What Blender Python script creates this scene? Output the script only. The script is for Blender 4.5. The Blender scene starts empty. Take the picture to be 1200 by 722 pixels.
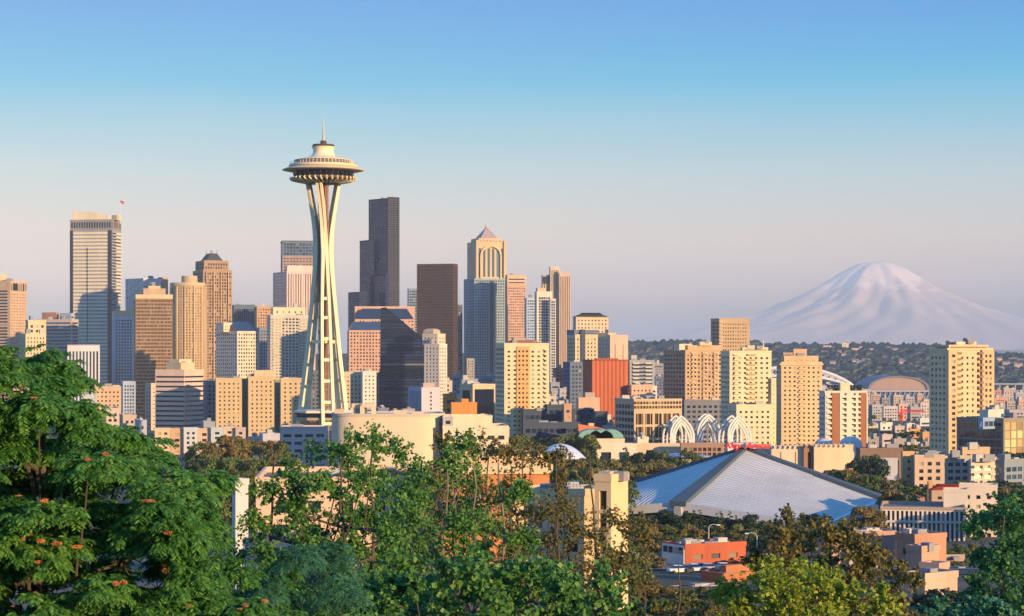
import bpy, math, random
import numpy as np
from mathutils import Vector
R = math.radians
rnd = random.Random(7)
nprng = np.random.default_rng(11)
scene = bpy.context.scene
col = scene.collection

# ------------------------------------------------------------------ camera
FPX, CXP, HYP, CZ = 2460.0, 600.0, 415.0, 60.0      # focal length and horizon of the 1200 px wide photograph
cam_d = bpy.data.cameras.new('camera'); cam = bpy.data.objects.new('camera', cam_d); col.objects.link(cam)
cam.location = (0, 0, CZ); cam.rotation_euler = (R(90), 0, 0)
cam_d.sensor_width = 36; cam_d.lens = 36*FPX/1200.0; cam_d.shift_y = 0.045
cam_d.clip_start = 1.0; cam_d.clip_end = 90000
scene.camera = cam

# ------------------------------------------------------------------ light
SUN_AZ, SUN_EL = 45.0, 10.0      # degrees right of straight behind the camera, height
sd = bpy.data.lights.new('sun', 'SUN'); sd.energy = 5.0; sd.angle = R(0.5); sd.color = (1.0, 0.66, 0.32)
sun = bpy.data.objects.new('sun', sd); col.objects.link(sun)
tos = Vector((math.sin(R(SUN_AZ))*math.cos(R(SUN_EL)), -math.cos(R(SUN_AZ))*math.cos(R(SUN_EL)), math.sin(R(SUN_EL))))
sun.rotation_euler = tos.to_track_quat('Z', 'Y').to_euler(); sun.location = (300, -300, 400)

w = bpy.data.worlds.new('World'); scene.world = w; w.use_nodes = True
nt = w.node_tree; N = nt.nodes; Lk = nt.links
for n in list(N): N.remove(n)
out = N.new('ShaderNodeOutputWorld'); bg = N.new('ShaderNodeBackground'); Lk.new(bg.outputs[0], out.inputs[0])
sky = N.new('ShaderNodeTexSky'); sky.sky_type = 'NISHITA'; sky.sun_disc = False
sky.sun_elevation = R(SUN_EL); sky.sun_rotation = R(180-SUN_AZ); sky.air_density = 1.2; sky.dust_density = 1.0; sky.ozone_density = 2.0
tc = N.new('ShaderNodeTexCoord'); sp = N.new('ShaderNodeSeparateXYZ'); Lk.new(tc.outputs['Generated'], sp.inputs[0])
mr = N.new('ShaderNodeMapRange'); mr.inputs['From Min'].default_value = 0.0; mr.inputs['From Max'].default_value = 0.25
Lk.new(sp.outputs['Z'], mr.inputs['Value'])
cr = N.new('ShaderNodeValToRGB'); # faint uneven veils in the evening air
nzm = N.new('ShaderNodeMapping'); nzm.inputs['Scale'].default_value = (5, 5, 34); Lk.new(tc.outputs['Generated'], nzm.inputs[0])
nz = N.new('ShaderNodeTexNoise'); nz.inputs['Scale'].default_value = 1.0; nz.inputs['Detail'].default_value = 4; Lk.new(nzm.outputs[0], nz.inputs['Vector'])
nza = N.new('ShaderNodeMath'); nza.operation = 'MULTIPLY_ADD'; nza.inputs[1].default_value = .05; nza.inputs[2].default_value = -.025; Lk.new(nz.outputs[0], nza.inputs[0])
nzb = N.new('ShaderNodeMath'); nzb.operation = 'ADD'; Lk.new(nza.outputs[0], nzb.inputs[0]); Lk.new(mr.outputs[0], nzb.inputs[1]); Lk.new(nzb.outputs[0], cr.inputs[0])
def lin(c): return tuple(((v/255.0)/12.92 if v/255.0 < .04045 else ((v/255.0+.055)/1.055)**2.4) for v in c)
SKYL = [(0.0163, (0.0766,0.1273,0.2551)), (0.0488, (0.0824,0.1326,0.2551)), (0.0894, (0.1871,0.1765,0.1412)), (0.1300, (0.4574,0.3167,0.2368)), (0.1787, (0.6042,0.4776,0.3595)), (0.2273, (0.5978,0.5043,0.4037)), (0.2838, (0.4719,0.5114,0.4703)), (0.3483, (0.3532,0.5043,0.5223)), (0.4444, (0.1624,0.4391,0.5696)), (0.5160, (0.0245,0.3683,0.5936)), (0.5713, (0.0100,0.3106,0.6030)), (0.6420, (0.0100,0.2506,0.5977)), (0.85, (.04,.28,.70)), (1.0, (.05,.24,.62))]
el = cr.color_ramp.elements
while len(el) > 1: el.remove(el[-1])
el[0].position = SKYL[0][0]; el[0].color = (*SKYL[0][1], 1)
for p, c in SKYL[1:]:
    e = el.new(p); e.color = (*c, 1)
# the sky texture (times its strength) tints the measured evening gradient
sc_ = N.new('ShaderNodeVectorMath'); sc_.operation = 'SCALE'; sc_.inputs['Scale'].default_value = 0.06
Lk.new(sky.outputs[0], sc_.inputs[0])
mx = N.new('ShaderNodeMix'); mx.data_type = 'RGBA'; mx.inputs['Factor'].default_value = 0.12
Lk.new(cr.outputs[0], mx.inputs[6]); Lk.new(sc_.outputs[0], mx.inputs[7]); Lk.new(mx.outputs[2], bg.inputs[0])
bg.inputs[1].default_value = 1.0

vs = scene.view_settings; vs.view_transform = 'Standard'; vs.look = 'None'; vs.exposure = 0.6; vs.gamma = 1.0; vs.use_curve_mapping = False
scene.cycles.use_denoising = True
scene.cycles.max_bounces = 7; scene.cycles.diffuse_bounces = 2; scene.cycles.glossy_bounces = 2; scene.cycles.transmission_bounces = 3
scene.cycles.volume_bounces = 5; scene.cycles.transparent_max_bounces = 8

# ------------------------------------------------------------------ helpers
def ZZ(y, Y): return CZ + (HYP-y)*Y/FPX
def XX(x, Y): return (x-CXP)*Y/FPX
def tag(o, label=None, cat=None, group=None, kind=None):
    if label: o['label'] = label
    if cat: o['category'] = cat
    if group: o['group'] = group
    if kind: o['kind'] = kind
    return o
def empty(name, loc, label=None, cat=None, group=None):
    o = bpy.data.objects.new(name, None); col.objects.link(o); o.location = loc; o.empty_display_size = 1
    return tag(o, label, cat, group)

_m = {}
def _base(name):
    m = bpy.data.materials.new(name); m.use_nodes = True
    return m, m.node_tree.nodes, m.node_tree.links, m.node_tree.nodes['Principled BSDF']
def wallm(c, rough=.85, var=.16, sc=.08, spec=.3):
    """painted wall / stone / concrete: base colour with weathering streaks and patches of its own"""
    k = ('w', c, rough, var, sc)
    if k in _m: return _m[k]
    m, n, l, b = _base('wall_paint')
    b.inputs['Roughness'].default_value = rough; b.inputs['Specular IOR Level'].default_value = spec
    g = n.new('ShaderNodeNewGeometry'); mp = n.new('ShaderNodeMapping'); mp.inputs['Scale'].default_value = (sc, sc, sc*.25)
    l.new(g.outputs['Position'], mp.inputs[0])
    t = n.new('ShaderNodeTexNoise'); t.inputs['Scale'].default_value = 1; t.inputs['Detail'].default_value = 8; t.inputs['Roughness'].default_value = .7
    l.new(mp.outputs[0], t.inputs['Vector'])
    r = n.new('ShaderNodeMapRange'); r.inputs['From Min'].default_value = .3; r.inputs['From Max'].default_value = .7
    r.inputs['To Min'].default_value = 1-var; r.inputs['To Max'].default_value = 1+var*.5; l.new(t.outputs[0], r.inputs[0])
    v = n.new('ShaderNodeVectorMath'); v.operation = 'SCALE'; v.inputs[0].default_value = c; l.new(r.outputs[0], v.inputs['Scale'])
    l.new(v.outputs[0], b.inputs['Base Color'])
    _m[k] = m; return m
def glassm(c, metal=0.0, rough=.12, blinds=.2, bc=(.42,.36,.27)):
    """window glass: every pane gets its own darkness, some have pale blinds"""
    k = ('g', c, metal, rough, blinds)
    if k in _m: return _m[k]
    m, n, l, b = _base('window_glass')
    b.inputs['Roughness'].default_value = rough; b.inputs['Metallic'].default_value = metal; b.inputs['IOR'].default_value = 1.7
    g = n.new('ShaderNodeNewGeometry'); oi = n.new('ShaderNodeObjectInfo')
    a = n.new('ShaderNodeMath'); a.operation = 'ADD'; l.new(g.outputs['Random Per Island'], a.inputs[0]); l.new(oi.outputs['Random'], a.inputs[1])
    f = n.new('ShaderNodeMath'); f.operation = 'FRACT'; l.new(a.outputs[0], f.inputs[0])
    cr = n.new('ShaderNodeValToRGB'); l.new(f.outputs[0], cr.inputs[0]); e = cr.color_ramp.elements
    cr.color_ramp.interpolation = 'CONSTANT'
    e[0].color = (*[v*.6 for v in c], 1); e[1].position = .35; e[1].color = (*c, 1)
    x = e.new(.65); x.color = (*[min(1, v*1.5) for v in c], 1)
    if blinds > 0:
        x = e.new(1-blinds); x.color = (*bc, 1); x = e.new(1-blinds*.45); x.color = (*[v*.55 for v in bc], 1)
    l.new(cr.outputs[0], b.inputs['Base Color'])
    t = n.new('ShaderNodeTexNoise'); t.inputs['Scale'].default_value = .35; l.new(g.outputs['Position'], t.inputs['Vector'])
    bp = n.new('ShaderNodeBump'); bp.inputs['Strength'].default_value = .06; bp.inputs['Distance'].default_value = .5; l.new(t.outputs[0], bp.inputs['Height'])
    l.new(bp.outputs[0], b.inputs['Normal'])
    _m[k] = m; return m
def leafm(key, cols, trans=.3, rough=.55):
    """foliage: leaf to leaf colour variation from a ramp, some light through the leaf"""
    k = ('l', key)
    if k in _m: return _m[k]
    m, n, l, b = _base('leaf'); out = n['Material Output']
    g = n.new('ShaderNodeNewGeometry'); cr = n.new('ShaderNodeValToRGB'); e = cr.color_ramp.elements
    oi = n.new('ShaderNodeObjectInfo'); 
    t = n.new('ShaderNodeTexNoise'); t.inputs['Scale'].default_value = .6; t.inputs['Detail'].default_value = 2; l.new(g.outputs['Position'], t.inputs['Vector'])
    a = n.new('ShaderNodeMath'); a.operation = 'MULTIPLY_ADD'; a.inputs[1].default_value = .55; l.new(g.outputs['Random Per Island'], a.inputs[0])
    s = n.new('ShaderNodeMath'); s.operation = 'MULTIPLY_ADD'; s.inputs[1].default_value = .9; s.inputs[2].default_value = -.22; l.new(t.outputs[0], s.inputs[0]); l.new(s.outputs[0], a.inputs[2])
    l.new(a.outputs[0], cr.inputs[0])
    while len(e) > 1: e.remove(e[-1])
    e[0].position = 0; e[0].color = (*cols[0], 1)
    for i, c in enumerate(cols[1:]):
        x = e.new((i+1)/(len(cols)-1)); x.color = (*c, 1)
    hv = n.new('ShaderNodeHueSaturation'); l.new(cr.outputs[0], hv.inputs['Color'])
    r = n.new('ShaderNodeMapRange'); r.inputs['To Min'].default_value = .47; r.inputs['To Max'].default_value = .53; l.new(oi.outputs['Random'], r.inputs[0]); l.new(r.outputs[0], hv.inputs['Hue'])
    l.new(hv.outputs[0], b.inputs['Base Color']); b.inputs['Roughness'].default_value = rough; b.inputs['Specular IOR Level'].default_value = .35
    tr = n.new('ShaderNodeBsdfTranslucent'); l.new(hv.outputs[0], tr.inputs[0])
    ms = n.new('ShaderNodeMixShader'); ms.inputs[0].default_value = trans; l.new(b.outputs[0], ms.inputs[1]); l.new(tr.outputs[0], ms.inputs[2])
    l.new(ms.outputs[0], out.inputs['Surface'])
    _m[k] = m; return m
def plain(c, rough=.5, metal=0.0):
    k = ('p', c, rough, metal)
    if k in _m: return _m[k]
    m, n, l, b = _base('paint'); b.inputs['Roughness'].default_value = rough; b.inputs['Metallic'].default_value = metal
    g = n.new('ShaderNodeNewGeometry'); t = n.new('ShaderNodeTexNoise'); t.inputs['Scale'].default_value = 1.5; t.inputs['Detail'].default_value = 4; l.new(g.outputs['Position'], t.inputs['Vector'])
    r = n.new('ShaderNodeMapRange'); r.inputs['To Min'].default_value = .8; r.inputs['To Max'].default_value = 1.2; l.new(t.outputs[0], r.inputs[0])
    v = n.new('ShaderNodeVectorMath'); v.operation = 'SCALE'; v.inputs[0].default_value = c; l.new(r.outputs[0], v.inputs['Scale']); l.new(v.outputs[0], b.inputs['Base Color'])
    _m[k] = m; return m

class MB:
    """collects vertices and faces; build() links them as one mesh object"""
    def __init__(s): s.v = []; s.f = []; s.n = 0
    def add(s, v, f):
        v = np.asarray(v, float).reshape(-1, 3); f = np.asarray(f, int)
        s.v.append(v); s.f.append(f+s.n); s.n += len(v)
    def quad(s, a, b, c, d): s.add([a, b, c, d], [[0, 1, 2, 3]])
    def tri(s, a, b, c): s.add([a, b, c, c], [[0, 1, 2, 2]])
    def poly(s, pts):      # convex polygon as a fan
        n = len(pts)
        s.add(pts, [[0, i, i+1, i+1 if i == n-2 else i+1] for i in range(1, n-1)])
    def box(s, c, d, rz=0, taper=1.0):
        x, y, z = [v/2 for v in d]; p = []
        ca, sa = math.cos(rz), math.sin(rz)
        for zz, k in ((-z, 1), (z, taper)):
            for a, b in ((-x, -y), (x, -y), (x, y), (-x, y)):
                a *= k; b *= k
                p.append((c[0]+a*ca-b*sa, c[1]+a*sa+b*ca, c[2]+zz))
        s.add(p, [[0, 3, 2, 1], [4, 5, 6, 7], [0, 1, 5, 4], [1, 2, 6, 5], [2, 3, 7, 6], [3, 0, 4, 7]])
    def beam(s, a, b, w, h=None):
        a = np.array(a, float); b = np.array(b, float); h = h or w; d = b-a; d /= np.linalg.norm(d)
        up = np.array((0, 0, 1.)) if abs(d[2]) < .95 else np.array((0, 1., 0)); sx = np.cross(d, up); sx /= np.linalg.norm(sx); sz = np.cross(sx, d)
        p = [q+sx*i*w/2+sz*j*h/2 for q in (a, b) for i, j in ((-1, -1), (1, -1), (1, 1), (-1, 1))]
        s.add(p, [[0, 3, 2, 1], [4, 5, 6, 7], [0, 1, 5, 4], [1, 2, 6, 5], [2, 3, 7, 6], [3, 0, 4, 7]])
    def tube(s, pts, rad, n=6):
        pts = np.array(pts, float); k = len(pts); rad = np.broadcast_to(np.asarray(rad, float), (k,))
        tg = np.gradient(pts, axis=0); tg /= np.linalg.norm(tg, axis=1)[:, None]+1e-9
        ref = np.array((0.31, .95, .05)) ; sx = np.cross(tg, ref); sx /= np.linalg.norm(sx, axis=1)[:, None]+1e-9; sy = np.cross(tg, sx)
        a = np.arange(n)*2*math.pi/n
        v = pts[:, None, :] + rad[:, None, None]*(np.cos(a)[None, :, None]*sx[:, None, :]+np.sin(a)[None, :, None]*sy[:, None, :])
        f = [[i*n+j, i*n+(j+1) % n, (i+1)*n+(j+1) % n, (i+1)*n+j] for i in range(k-1) for j in range(n)]
        s.add(v.reshape(-1, 3), f)
    def lathe(s, c, prof, n=48, a0=0, a1=2*math.pi):
        full = abs(a1-a0-2*math.pi) < 1e-6; m = n if full else n+1
        a = a0+(a1-a0)*np.arange(m)/n; k = len(prof)
        v = [(c[0]+r*math.cos(t), c[1]+r*math.sin(t), c[2]+z) for r, z in prof for t in a]
        f = [[i*m+j, i*m+(j+1) % m, (i+1)*m+(j+1) % m, (i+1)*m+j] for i in range(k-1) for j in range(n)]
        s.add(v, f)
    def prism(s, poly, z0, z1, top=True, bottom=False):
        n = len(poly); v = [(p[0], p[1], z0) for p in poly]+[(p[0], p[1], z1) for p in poly]
        s.add(v, [[i, (i+1) % n, n+(i+1) % n, n+i] for i in range(n)])
        if top: s.poly([(p[0], p[1], z1) for p in poly])
        if bottom: s.poly([(p[0], p[1], z0) for p in poly][::-1])
    def loft(s, rings, cap=True):
        n = len(rings[0]); v = [p for r in rings for p in r]
        s.add(v, [[i*n+j, i*n+(j+1) % n, (i+1)*n+(j+1) % n, (i+1)*n+j] for i in range(len(rings)-1) for j in range(n)])
        if cap: s.poly(rings[-1])
    def build(s, name, mat, parent=None, smooth=False, origin=None, link=True):
        me = bpy.data.meshes.new(name)
        if s.v:
            v = np.concatenate(s.v)
            o = np.array(parent.location if (parent is not None and origin is None) else (origin or (0, 0, 0)))
            v = v-o
            f = np.concatenate(s.f)
            tri = f[:, 2] == f[:, 3]
            nl = np.where(tri, 3, 4); idx = np.ones(f.shape, bool); idx[tri, 3] = False
            me.vertices.add(len(v)); me.vertices.foreach_set('co', v.astype(np.float32).ravel())
            me.loops.add(int(nl.sum())); me.loops.foreach_set('vertex_index', f[idx].astype(np.int32))
            me.polygons.add(len(f)); st = np.concatenate(([0], np.cumsum(nl)[:-1])); me.polygons.foreach_set('loop_start', st.astype(np.int32))
            me.polygons.foreach_set('loop_total', nl.astype(np.int32))
            me.polygons.foreach_set('use_smooth', np.full(len(f), bool(smooth)))
            me.update(calc_edges=True)
        me.materials.append(mat)
        ob = bpy.data.objects.new(name, me)
        if link: col.objects.link(ob)
        if parent is not None: ob.parent = parent
        elif origin is not None: ob.location = origin
        return ob

def offset(poly, d):
    """inset (d>0) of a convex counter-clockwise polygon"""
    n = len(poly); r = []
    for i in range(n):
        a, b, c = [np.array(poly[k % n][:2], float) for k in (i-1, i, i+1)]
        e1 = (b-a)/np.linalg.norm(b-a); e2 = (c-b)/np.linalg.norm(c-b)
        n1 = np.array((-e1[1], e1[0])); n2 = np.array((-e2[1], e2[0]))
        m = n1+n2; m = m/max(1e-6, m.dot(n1)) if abs(m.dot(n1)) > 1e-6 else n1
        r.append(tuple(b+m*d))
    return r

def S(bay=3.5, fl=3.6, w=.6, h=.55, d=.35, mx=1.0, mt=1.6, mb=1.0, glass='dark', fn=None, part='window'):
    return dict(bay=bay, fl=fl, w=w, h=h, d=d, mx=mx, mt=mt, mb=mb, glass=glass, fn=fn, part=part)
GL = {}
def glass(k):
    D = {'dark': ((.022,.028,.04), 0, .1, .22), 'blue': ((.05,.09,.16), .25, .08, .05), 'mirror': ((.30,.40,.52), .85, .07, .0),
         'teal': ((.10,.19,.26), .6, .08, .04), 'bronze': ((.10,.065,.04), .45, .12, .1), 'black': ((.006,.014,.045), 0, .08, .0),
         'sun_tinted': ((.85,.60,.26), .45, .3, .0), 'navy': ((.02,.035,.075), .1, .1, .05), 'pale': ((.30,.33,.36), .4, .12, .1)}  # the golden tone has reflected evening sun put into its colour
    return glassm(*D[k])

FOOT = []
class Bldg:
    MAXP = 100
    def __init__(s, name, label, cat='building', group=None, at=(600, 1000)):
        s.root = empty(name, (XX(*at), at[1], 0), label, cat, group); s.q = {}
    def rect(s, x0, xc, x1, Y, th, maxd=60):
        """footprint whose near corner is seen at xc and whose two faces end at x0 and x1"""
        t = R(th); c, sn = math.cos(t), math.sin(t); X0 = XX(xc, Y)
        a1 = x1-CXP; a0 = x0-CXP
        W = (a1*Y-FPX*X0)/(FPX*c-a1*sn) if x1 > xc else None
        D = (a0*Y-FPX*X0)/(-FPX*sn-a0*c) if x0 < xc else None
        if W is None: W = max(12, D*.8)
        if D is None: D = max(12, W*.8)
        W = abs(W); D = abs(D); W = min(W, 400); D = min(D, 400)
        n = (X0, Y); r = (X0+W*c, Y+W*sn); l = (X0-D*sn, Y+D*c); b = (r[0]-D*sn, r[1]+D*c)
        return [n, r, b, l]
    def face(s, mb, A, B, z0, z1, st):
        A = np.array(A, float); B = np.array(B, float); L = np.linalg.norm(B-A); u = (B-A)/L; n = np.array((u[1], -u[0]))
        mid = (A+B)/2
        def P(uu, z, dep=0): return (*(A+u*uu-n*dep), z)
        if st is None or np.dot(n, -mid) <= 0 or L < 1.2:
            mb.quad(P(0, z0), P(L, z0), P(L, z1), P(0, z1)); return
        mxx = min(st['mx'], L*.25)
        nx = 1 if st['bay'] is None else max(1, int(round((L-2*mxx)/st['bay'])))
        H = z1-z0-st['mt']-st['mb']; nz = 1 if st['fl'] is None else max(1, int(round(H/st['fl'])))
        cw = (L-2*mxx)/nx; ch = H/nz
        if mxx > 0:
            mb.quad(P(0, z0), P(mxx, z0), P(mxx, z1), P(0, z1)); mb.quad(P(L-mxx, z0), P(L, z0), P(L, z1), P(L-mxx, z1))
        if st['mb'] > 0: mb.quad(P(mxx, z0), P(L-mxx, z0), P(L-mxx, z0+st['mb']), P(mxx, z0+st['mb']))
        if st['mt'] > 0: mb.quad(P(mxx, z1-st['mt']), P(L-mxx, z1-st['mt']), P(L-mxx, z1), P(mxx, z1))
        cells = []
        for j in range(nz):
            for i in range(nx):
                r = (1, 1) if st['fn'] is None else st['fn'](i, j, nx, nz)
                cells.append((i, j, r))
        ang = math.atan2(u[1], u[0]); vs_ = []; fs = []; k = 0
        for i, j, r in cells:
            a, b, c, d = mxx+i*cw, mxx+(i+1)*cw, z0+st['mb']+j*ch, z0+st['mb']+(j+1)*ch
            if not r:
                vs_ += [P(a, c), P(b, c), P(b, d), P(a, d)]; fs.append([k, k+1, k+2, k+3]); k += 4; continue
            ww = cw*min(1, st['w']*r[0]); hh = ch*min(1, st['h']*r[1]); cx = (a+b)/2; cz = (c+d)/2
            e, f, g, h = cx-ww/2, cx+ww/2, cz-hh/2, cz+hh/2; dp = st['d']
            vs_ += [P(a, c), P(b, c), P(b, d), P(a, d), P(e, g), P(f, g), P(f, h), P(e, h), P(e, g, dp), P(f, g, dp), P(f, h, dp), P(e, h, dp)]
            for q in ((0, 1, 5, 4), (1, 2, 6, 5), (2, 3, 7, 6), (3, 0, 4, 7), (4, 5, 9, 8), (5, 6, 10, 9), (6, 7, 11, 10), (7, 4, 8, 11)):
                fs.append([k+t for t in q])
            k += 12
            p = P(cx, cz, dp-.01)
            s.q.setdefault((st['part'], st['glass']), []).append((p, (ww, 0, hh), ang, 'q', -j + (0 if n[1] < -.5 else 3)))
        if vs_: mb.add(vs_, fs)
    def unit(s, part, mat, c, dims, rz=0, pr=0):
        s.q.setdefault((part, mat), []).append((tuple(c), tuple(dims), rz, 'b', pr))
    def block(s, poly, z0, z1, wall, sts=None, part='wall', roof=True, parapet=True, rmat=None, units=0, pw=.35, pmat=None):
        """walls with openings on every edge that faces the city's viewpoint, roof, parapet and roof plant"""
        mb = MB(); n = len(poly); zp = z1-1.0 if parapet else z1
        if z0 == -1 and poly[0][1] > 1850: z0 = -40.0
        if z0 <= 30: FOOT.append([tuple(q[:2]) for q in poly])
        for i in range(n):
            st = sts if (isinstance(sts, dict) or sts is None) else sts[i % len(sts)]
            s.face(mb, poly[i], poly[(i+1) % n], z0, zp, st)
        o = mb.build(part, wall, s.root)
        rm = rmat or wallm((.22,.21,.20), .95)
        if roof:
            m2 = MB(); m2.poly([(p[0], p[1], zp-.02) for p in (offset(poly, .05))]); m2.build('roof', rm, s.root)
        if parapet:
            m3 = MB(); oo = offset(poly, -.12); ii = offset(poly, pw)
            for i in range(n):
                a, b, c, d = oo[i], oo[(i+1) % n], ii[(i+1) % n], ii[i]
                m3.add([(*a, zp), (*b, zp), (*c, zp), (*d, zp), (*a, z1), (*b, z1), (*c, z1), (*d, z1)],
                       [[4, 5, 6, 7], [0, 1, 5, 4], [2, 3, 7, 6], [0, 3, 2, 1]])
            m3.build('parapet', pmat or wall, s.root)
        if units:
            c = np.mean(np.array(poly), axis=0); ins = np.array(offset(poly, 3.0)) if len(poly) == 4 else np.array(poly)*.6+c*.4
            e = np.array(poly[1])-np.array(poly[0]); ang = math.atan2(e[1], e[0])
            for k in range(units):
                a, b = rnd.random(), rnd.random(); q = ins[0]+(ins[1]-ins[0])*a+(ins[-1]-ins[0])*b
                h = rnd.uniform(1.2, 3.2)*(.55 if Ypos(s) < 700 else 1 if Ypos(s) < 1800 else 1.8); kk = .5 if Ypos(s) < 700 else 1; sz = np.linalg.norm(e)
                s.unit('roof_unit', wallm((.5,.48,.44)) if k % 2 else wallm((.3,.3,.31)), (q[0], q[1], zp+h/2-.02), (min(sz*.3, rnd.uniform(2.5, 6)*kk), rnd.uniform(2, 4)*kk, h), ang)
        return o
    def b(s, x0, xc, x1, yt, Y, th, wall, sts=None, zb=None, yb=None, **kw):
        z0 = zb if zb is not None else (ZZ(yb, Y) if yb is not None else -1.0)
        p = s.rect(x0, xc, x1, Y, th)
        if kw.get('cut'): kw.pop('cut')
        s.block(p, z0, ZZ(yt, Y), wall, sts, **kw)
        return p, ZZ(yt, Y)
    def finish(s):
        for (part, mat), lst in s.q.items():
            if isinstance(mat, str): mat = glass(mat)
            lst = sorted(lst, key=lambda t: t[4])
            for i, (c, d, rz, kd, _) in enumerate(lst):
                if i >= s.MAXP: break
                o = bpy.data.objects.new(part, unitmesh(kd, mat)); col.objects.link(o); o.parent = s.root
                o.location = (c[0]-s.root.location[0], c[1]-s.root.location[1], c[2]-s.root.location[2])
                o.rotation_euler = (0, 0, rz); o.scale = (d[0], d[1] if kd == 'b' else 1, d[2])
            rest = lst[s.MAXP:]
            if rest:
                mb = MB()
                for c, d, rz, kd, _ in rest:
                    if kd == 'b': mb.box(c, d, rz)
                    else:
                        ca, sa = math.cos(rz)*d[0]/2, math.sin(rz)*d[0]/2; h = d[2]/2
                        mb.quad((c[0]-ca, c[1]-sa, c[2]-h), (c[0]+ca, c[1]+sa, c[2]-h), (c[0]+ca, c[1]+sa, c[2]+h), (c[0]-ca, c[1]-sa, c[2]+h))
                tag(mb.build(part, mat, s.root), kind='stuff')
        s.q = {}
        return s.root
def Ypos(s): return s.root.location[1]
_um = {}
def unitmesh(kd, mat):
    k = (kd, mat.name)
    if k not in _um:
        mb = MB()
        if kd == 'b': mb.box((0, 0, 0), (1, 1, 1))
        else: mb.quad((-.5, 0, -.5), (.5, 0, -.5), (.5, 0, .5), (-.5, 0, .5))
        o = mb.build('pane' if kd == 'q' else 'unit', mat, link=False); _um[k] = o.data; bpy.data.objects.remove(o)
    return _um[k]
def copy_tree(o, parent=None):
    c = o.copy(); col.objects.link(c); c.parent = parent
    for ch in list(o.children): copy_tree(ch, c)
    return c
ORD = ['first','second','third','fourth','fifth','sixth','seventh','eighth','ninth','tenth','eleventh','twelfth','thirteenth','fourteenth','fifteenth','sixteenth','seventeenth','eighteenth','nineteenth','twentieth']
# ------------------------------------------------------------------ terrain
def smooth(t): t = np.clip(t, 0, 1); return t*t*(3-2*t)
def terrain(x, y):
    x = np.asarray(x, float); y = np.asarray(y, float)
    z = np.interp(y, [-900, -300, -60, 0, 10, 40, 100, 200, 320, 380, 430, 560, 700, 1000], [70, 70, 62, 58.3, 57.3, 47, 38, 29, 23.5, 20.5, 17, 6, 0, 0])
    side = np.exp(-((y-150)/500.)**2)*smooth((np.abs(x)-300)/500)*6
    z = z+np.where(y < 900, side, 0)
    z = z-38*smooth((y-1700)/1500)
    far = smooth((y-4300)/1700)*(1-smooth((y-7600)/3000))
    # top of the far hill drops to the right
    px = x/np.maximum(y, 1)*FPX+CXP
    top = np.interp(px, [300, 740, 900, 1010, 1100, 1165, 1210, 1500], [52, 74, 78, 70, 62, 44, 34, 20])
    z = z+far*(top+38)*(1+.05*np.sin(x/170)+.04*np.sin(y/230+x/90))
    return z
ys = np.concatenate([np.arange(-900, 0, 60), np.arange(0, 120, 6), np.arange(120, 900, 26), np.geomspace(900, 4500, 30), np.arange(4600, 8000, 110), np.geomspace(8100, 46500, 22)])
ts = np.linspace(-1, 1, 121)
gx = []; 
V = np.array([[(t*(700+abs(y)*.45)), y] for y in ys for t in ts]); Zt = terrain(V[:, 0], V[:, 1])
mb = MB(); nx_ = len(ts)
fi = np.array([[j*nx_+i, j*nx_+i+1, (j+1)*nx_+i+1, (j+1)*nx_+i] for j in range(len(ys)-1) for i in range(nx_-1)])
mb.add(np.c_[V, Zt], fi)
def groundm():
    m, n, l, b = _base('city_ground'); b.inputs['Roughness'].default_value = .95
    g = n.new('ShaderNodeNewGeometry')
    v = n.new('ShaderNodeTexVoronoi'); v.inputs['Scale'].default_value = .012; l.new(g.outputs['Position'], v.inputs['Vector'])
    t = n.new('ShaderNodeTexNoise'); t.inputs['Scale'].default_value = .02; t.inputs['Detail'].default_value = 8; l.new(g.outputs['Position'], t.inputs['Vector'])
    cr = n.new('ShaderNodeValToRGB'); l.new(t.outputs[0], cr.inputs[0]); e = cr.color_ramp.elements
    e[0].position = .35; e[0].color = (.03,.045,.02,1); e[1].position = .7; e[1].color = (.16,.14,.12,1); x = e.new(.52); x.color = (.06,.065,.04,1)
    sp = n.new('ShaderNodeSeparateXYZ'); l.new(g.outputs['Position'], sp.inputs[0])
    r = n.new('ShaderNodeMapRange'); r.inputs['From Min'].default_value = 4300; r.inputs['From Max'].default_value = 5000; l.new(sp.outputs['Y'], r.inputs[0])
    mx = n.new('ShaderNodeMix'); mx.data_type = 'RGBA'; mx.inputs[7].default_value = (.018,.034,.03,1); l.new(r.outputs[0], mx.inputs[0]); l.new(cr.outputs[0], mx.inputs[6])  # haze blue put into the far hill's ground colour
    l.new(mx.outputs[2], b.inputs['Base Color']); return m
tag(mb.build('ground', groundm(), smooth=True), 'city ground falling from the viewpoint and rising to the far wooded hill', kind='structure')

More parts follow.
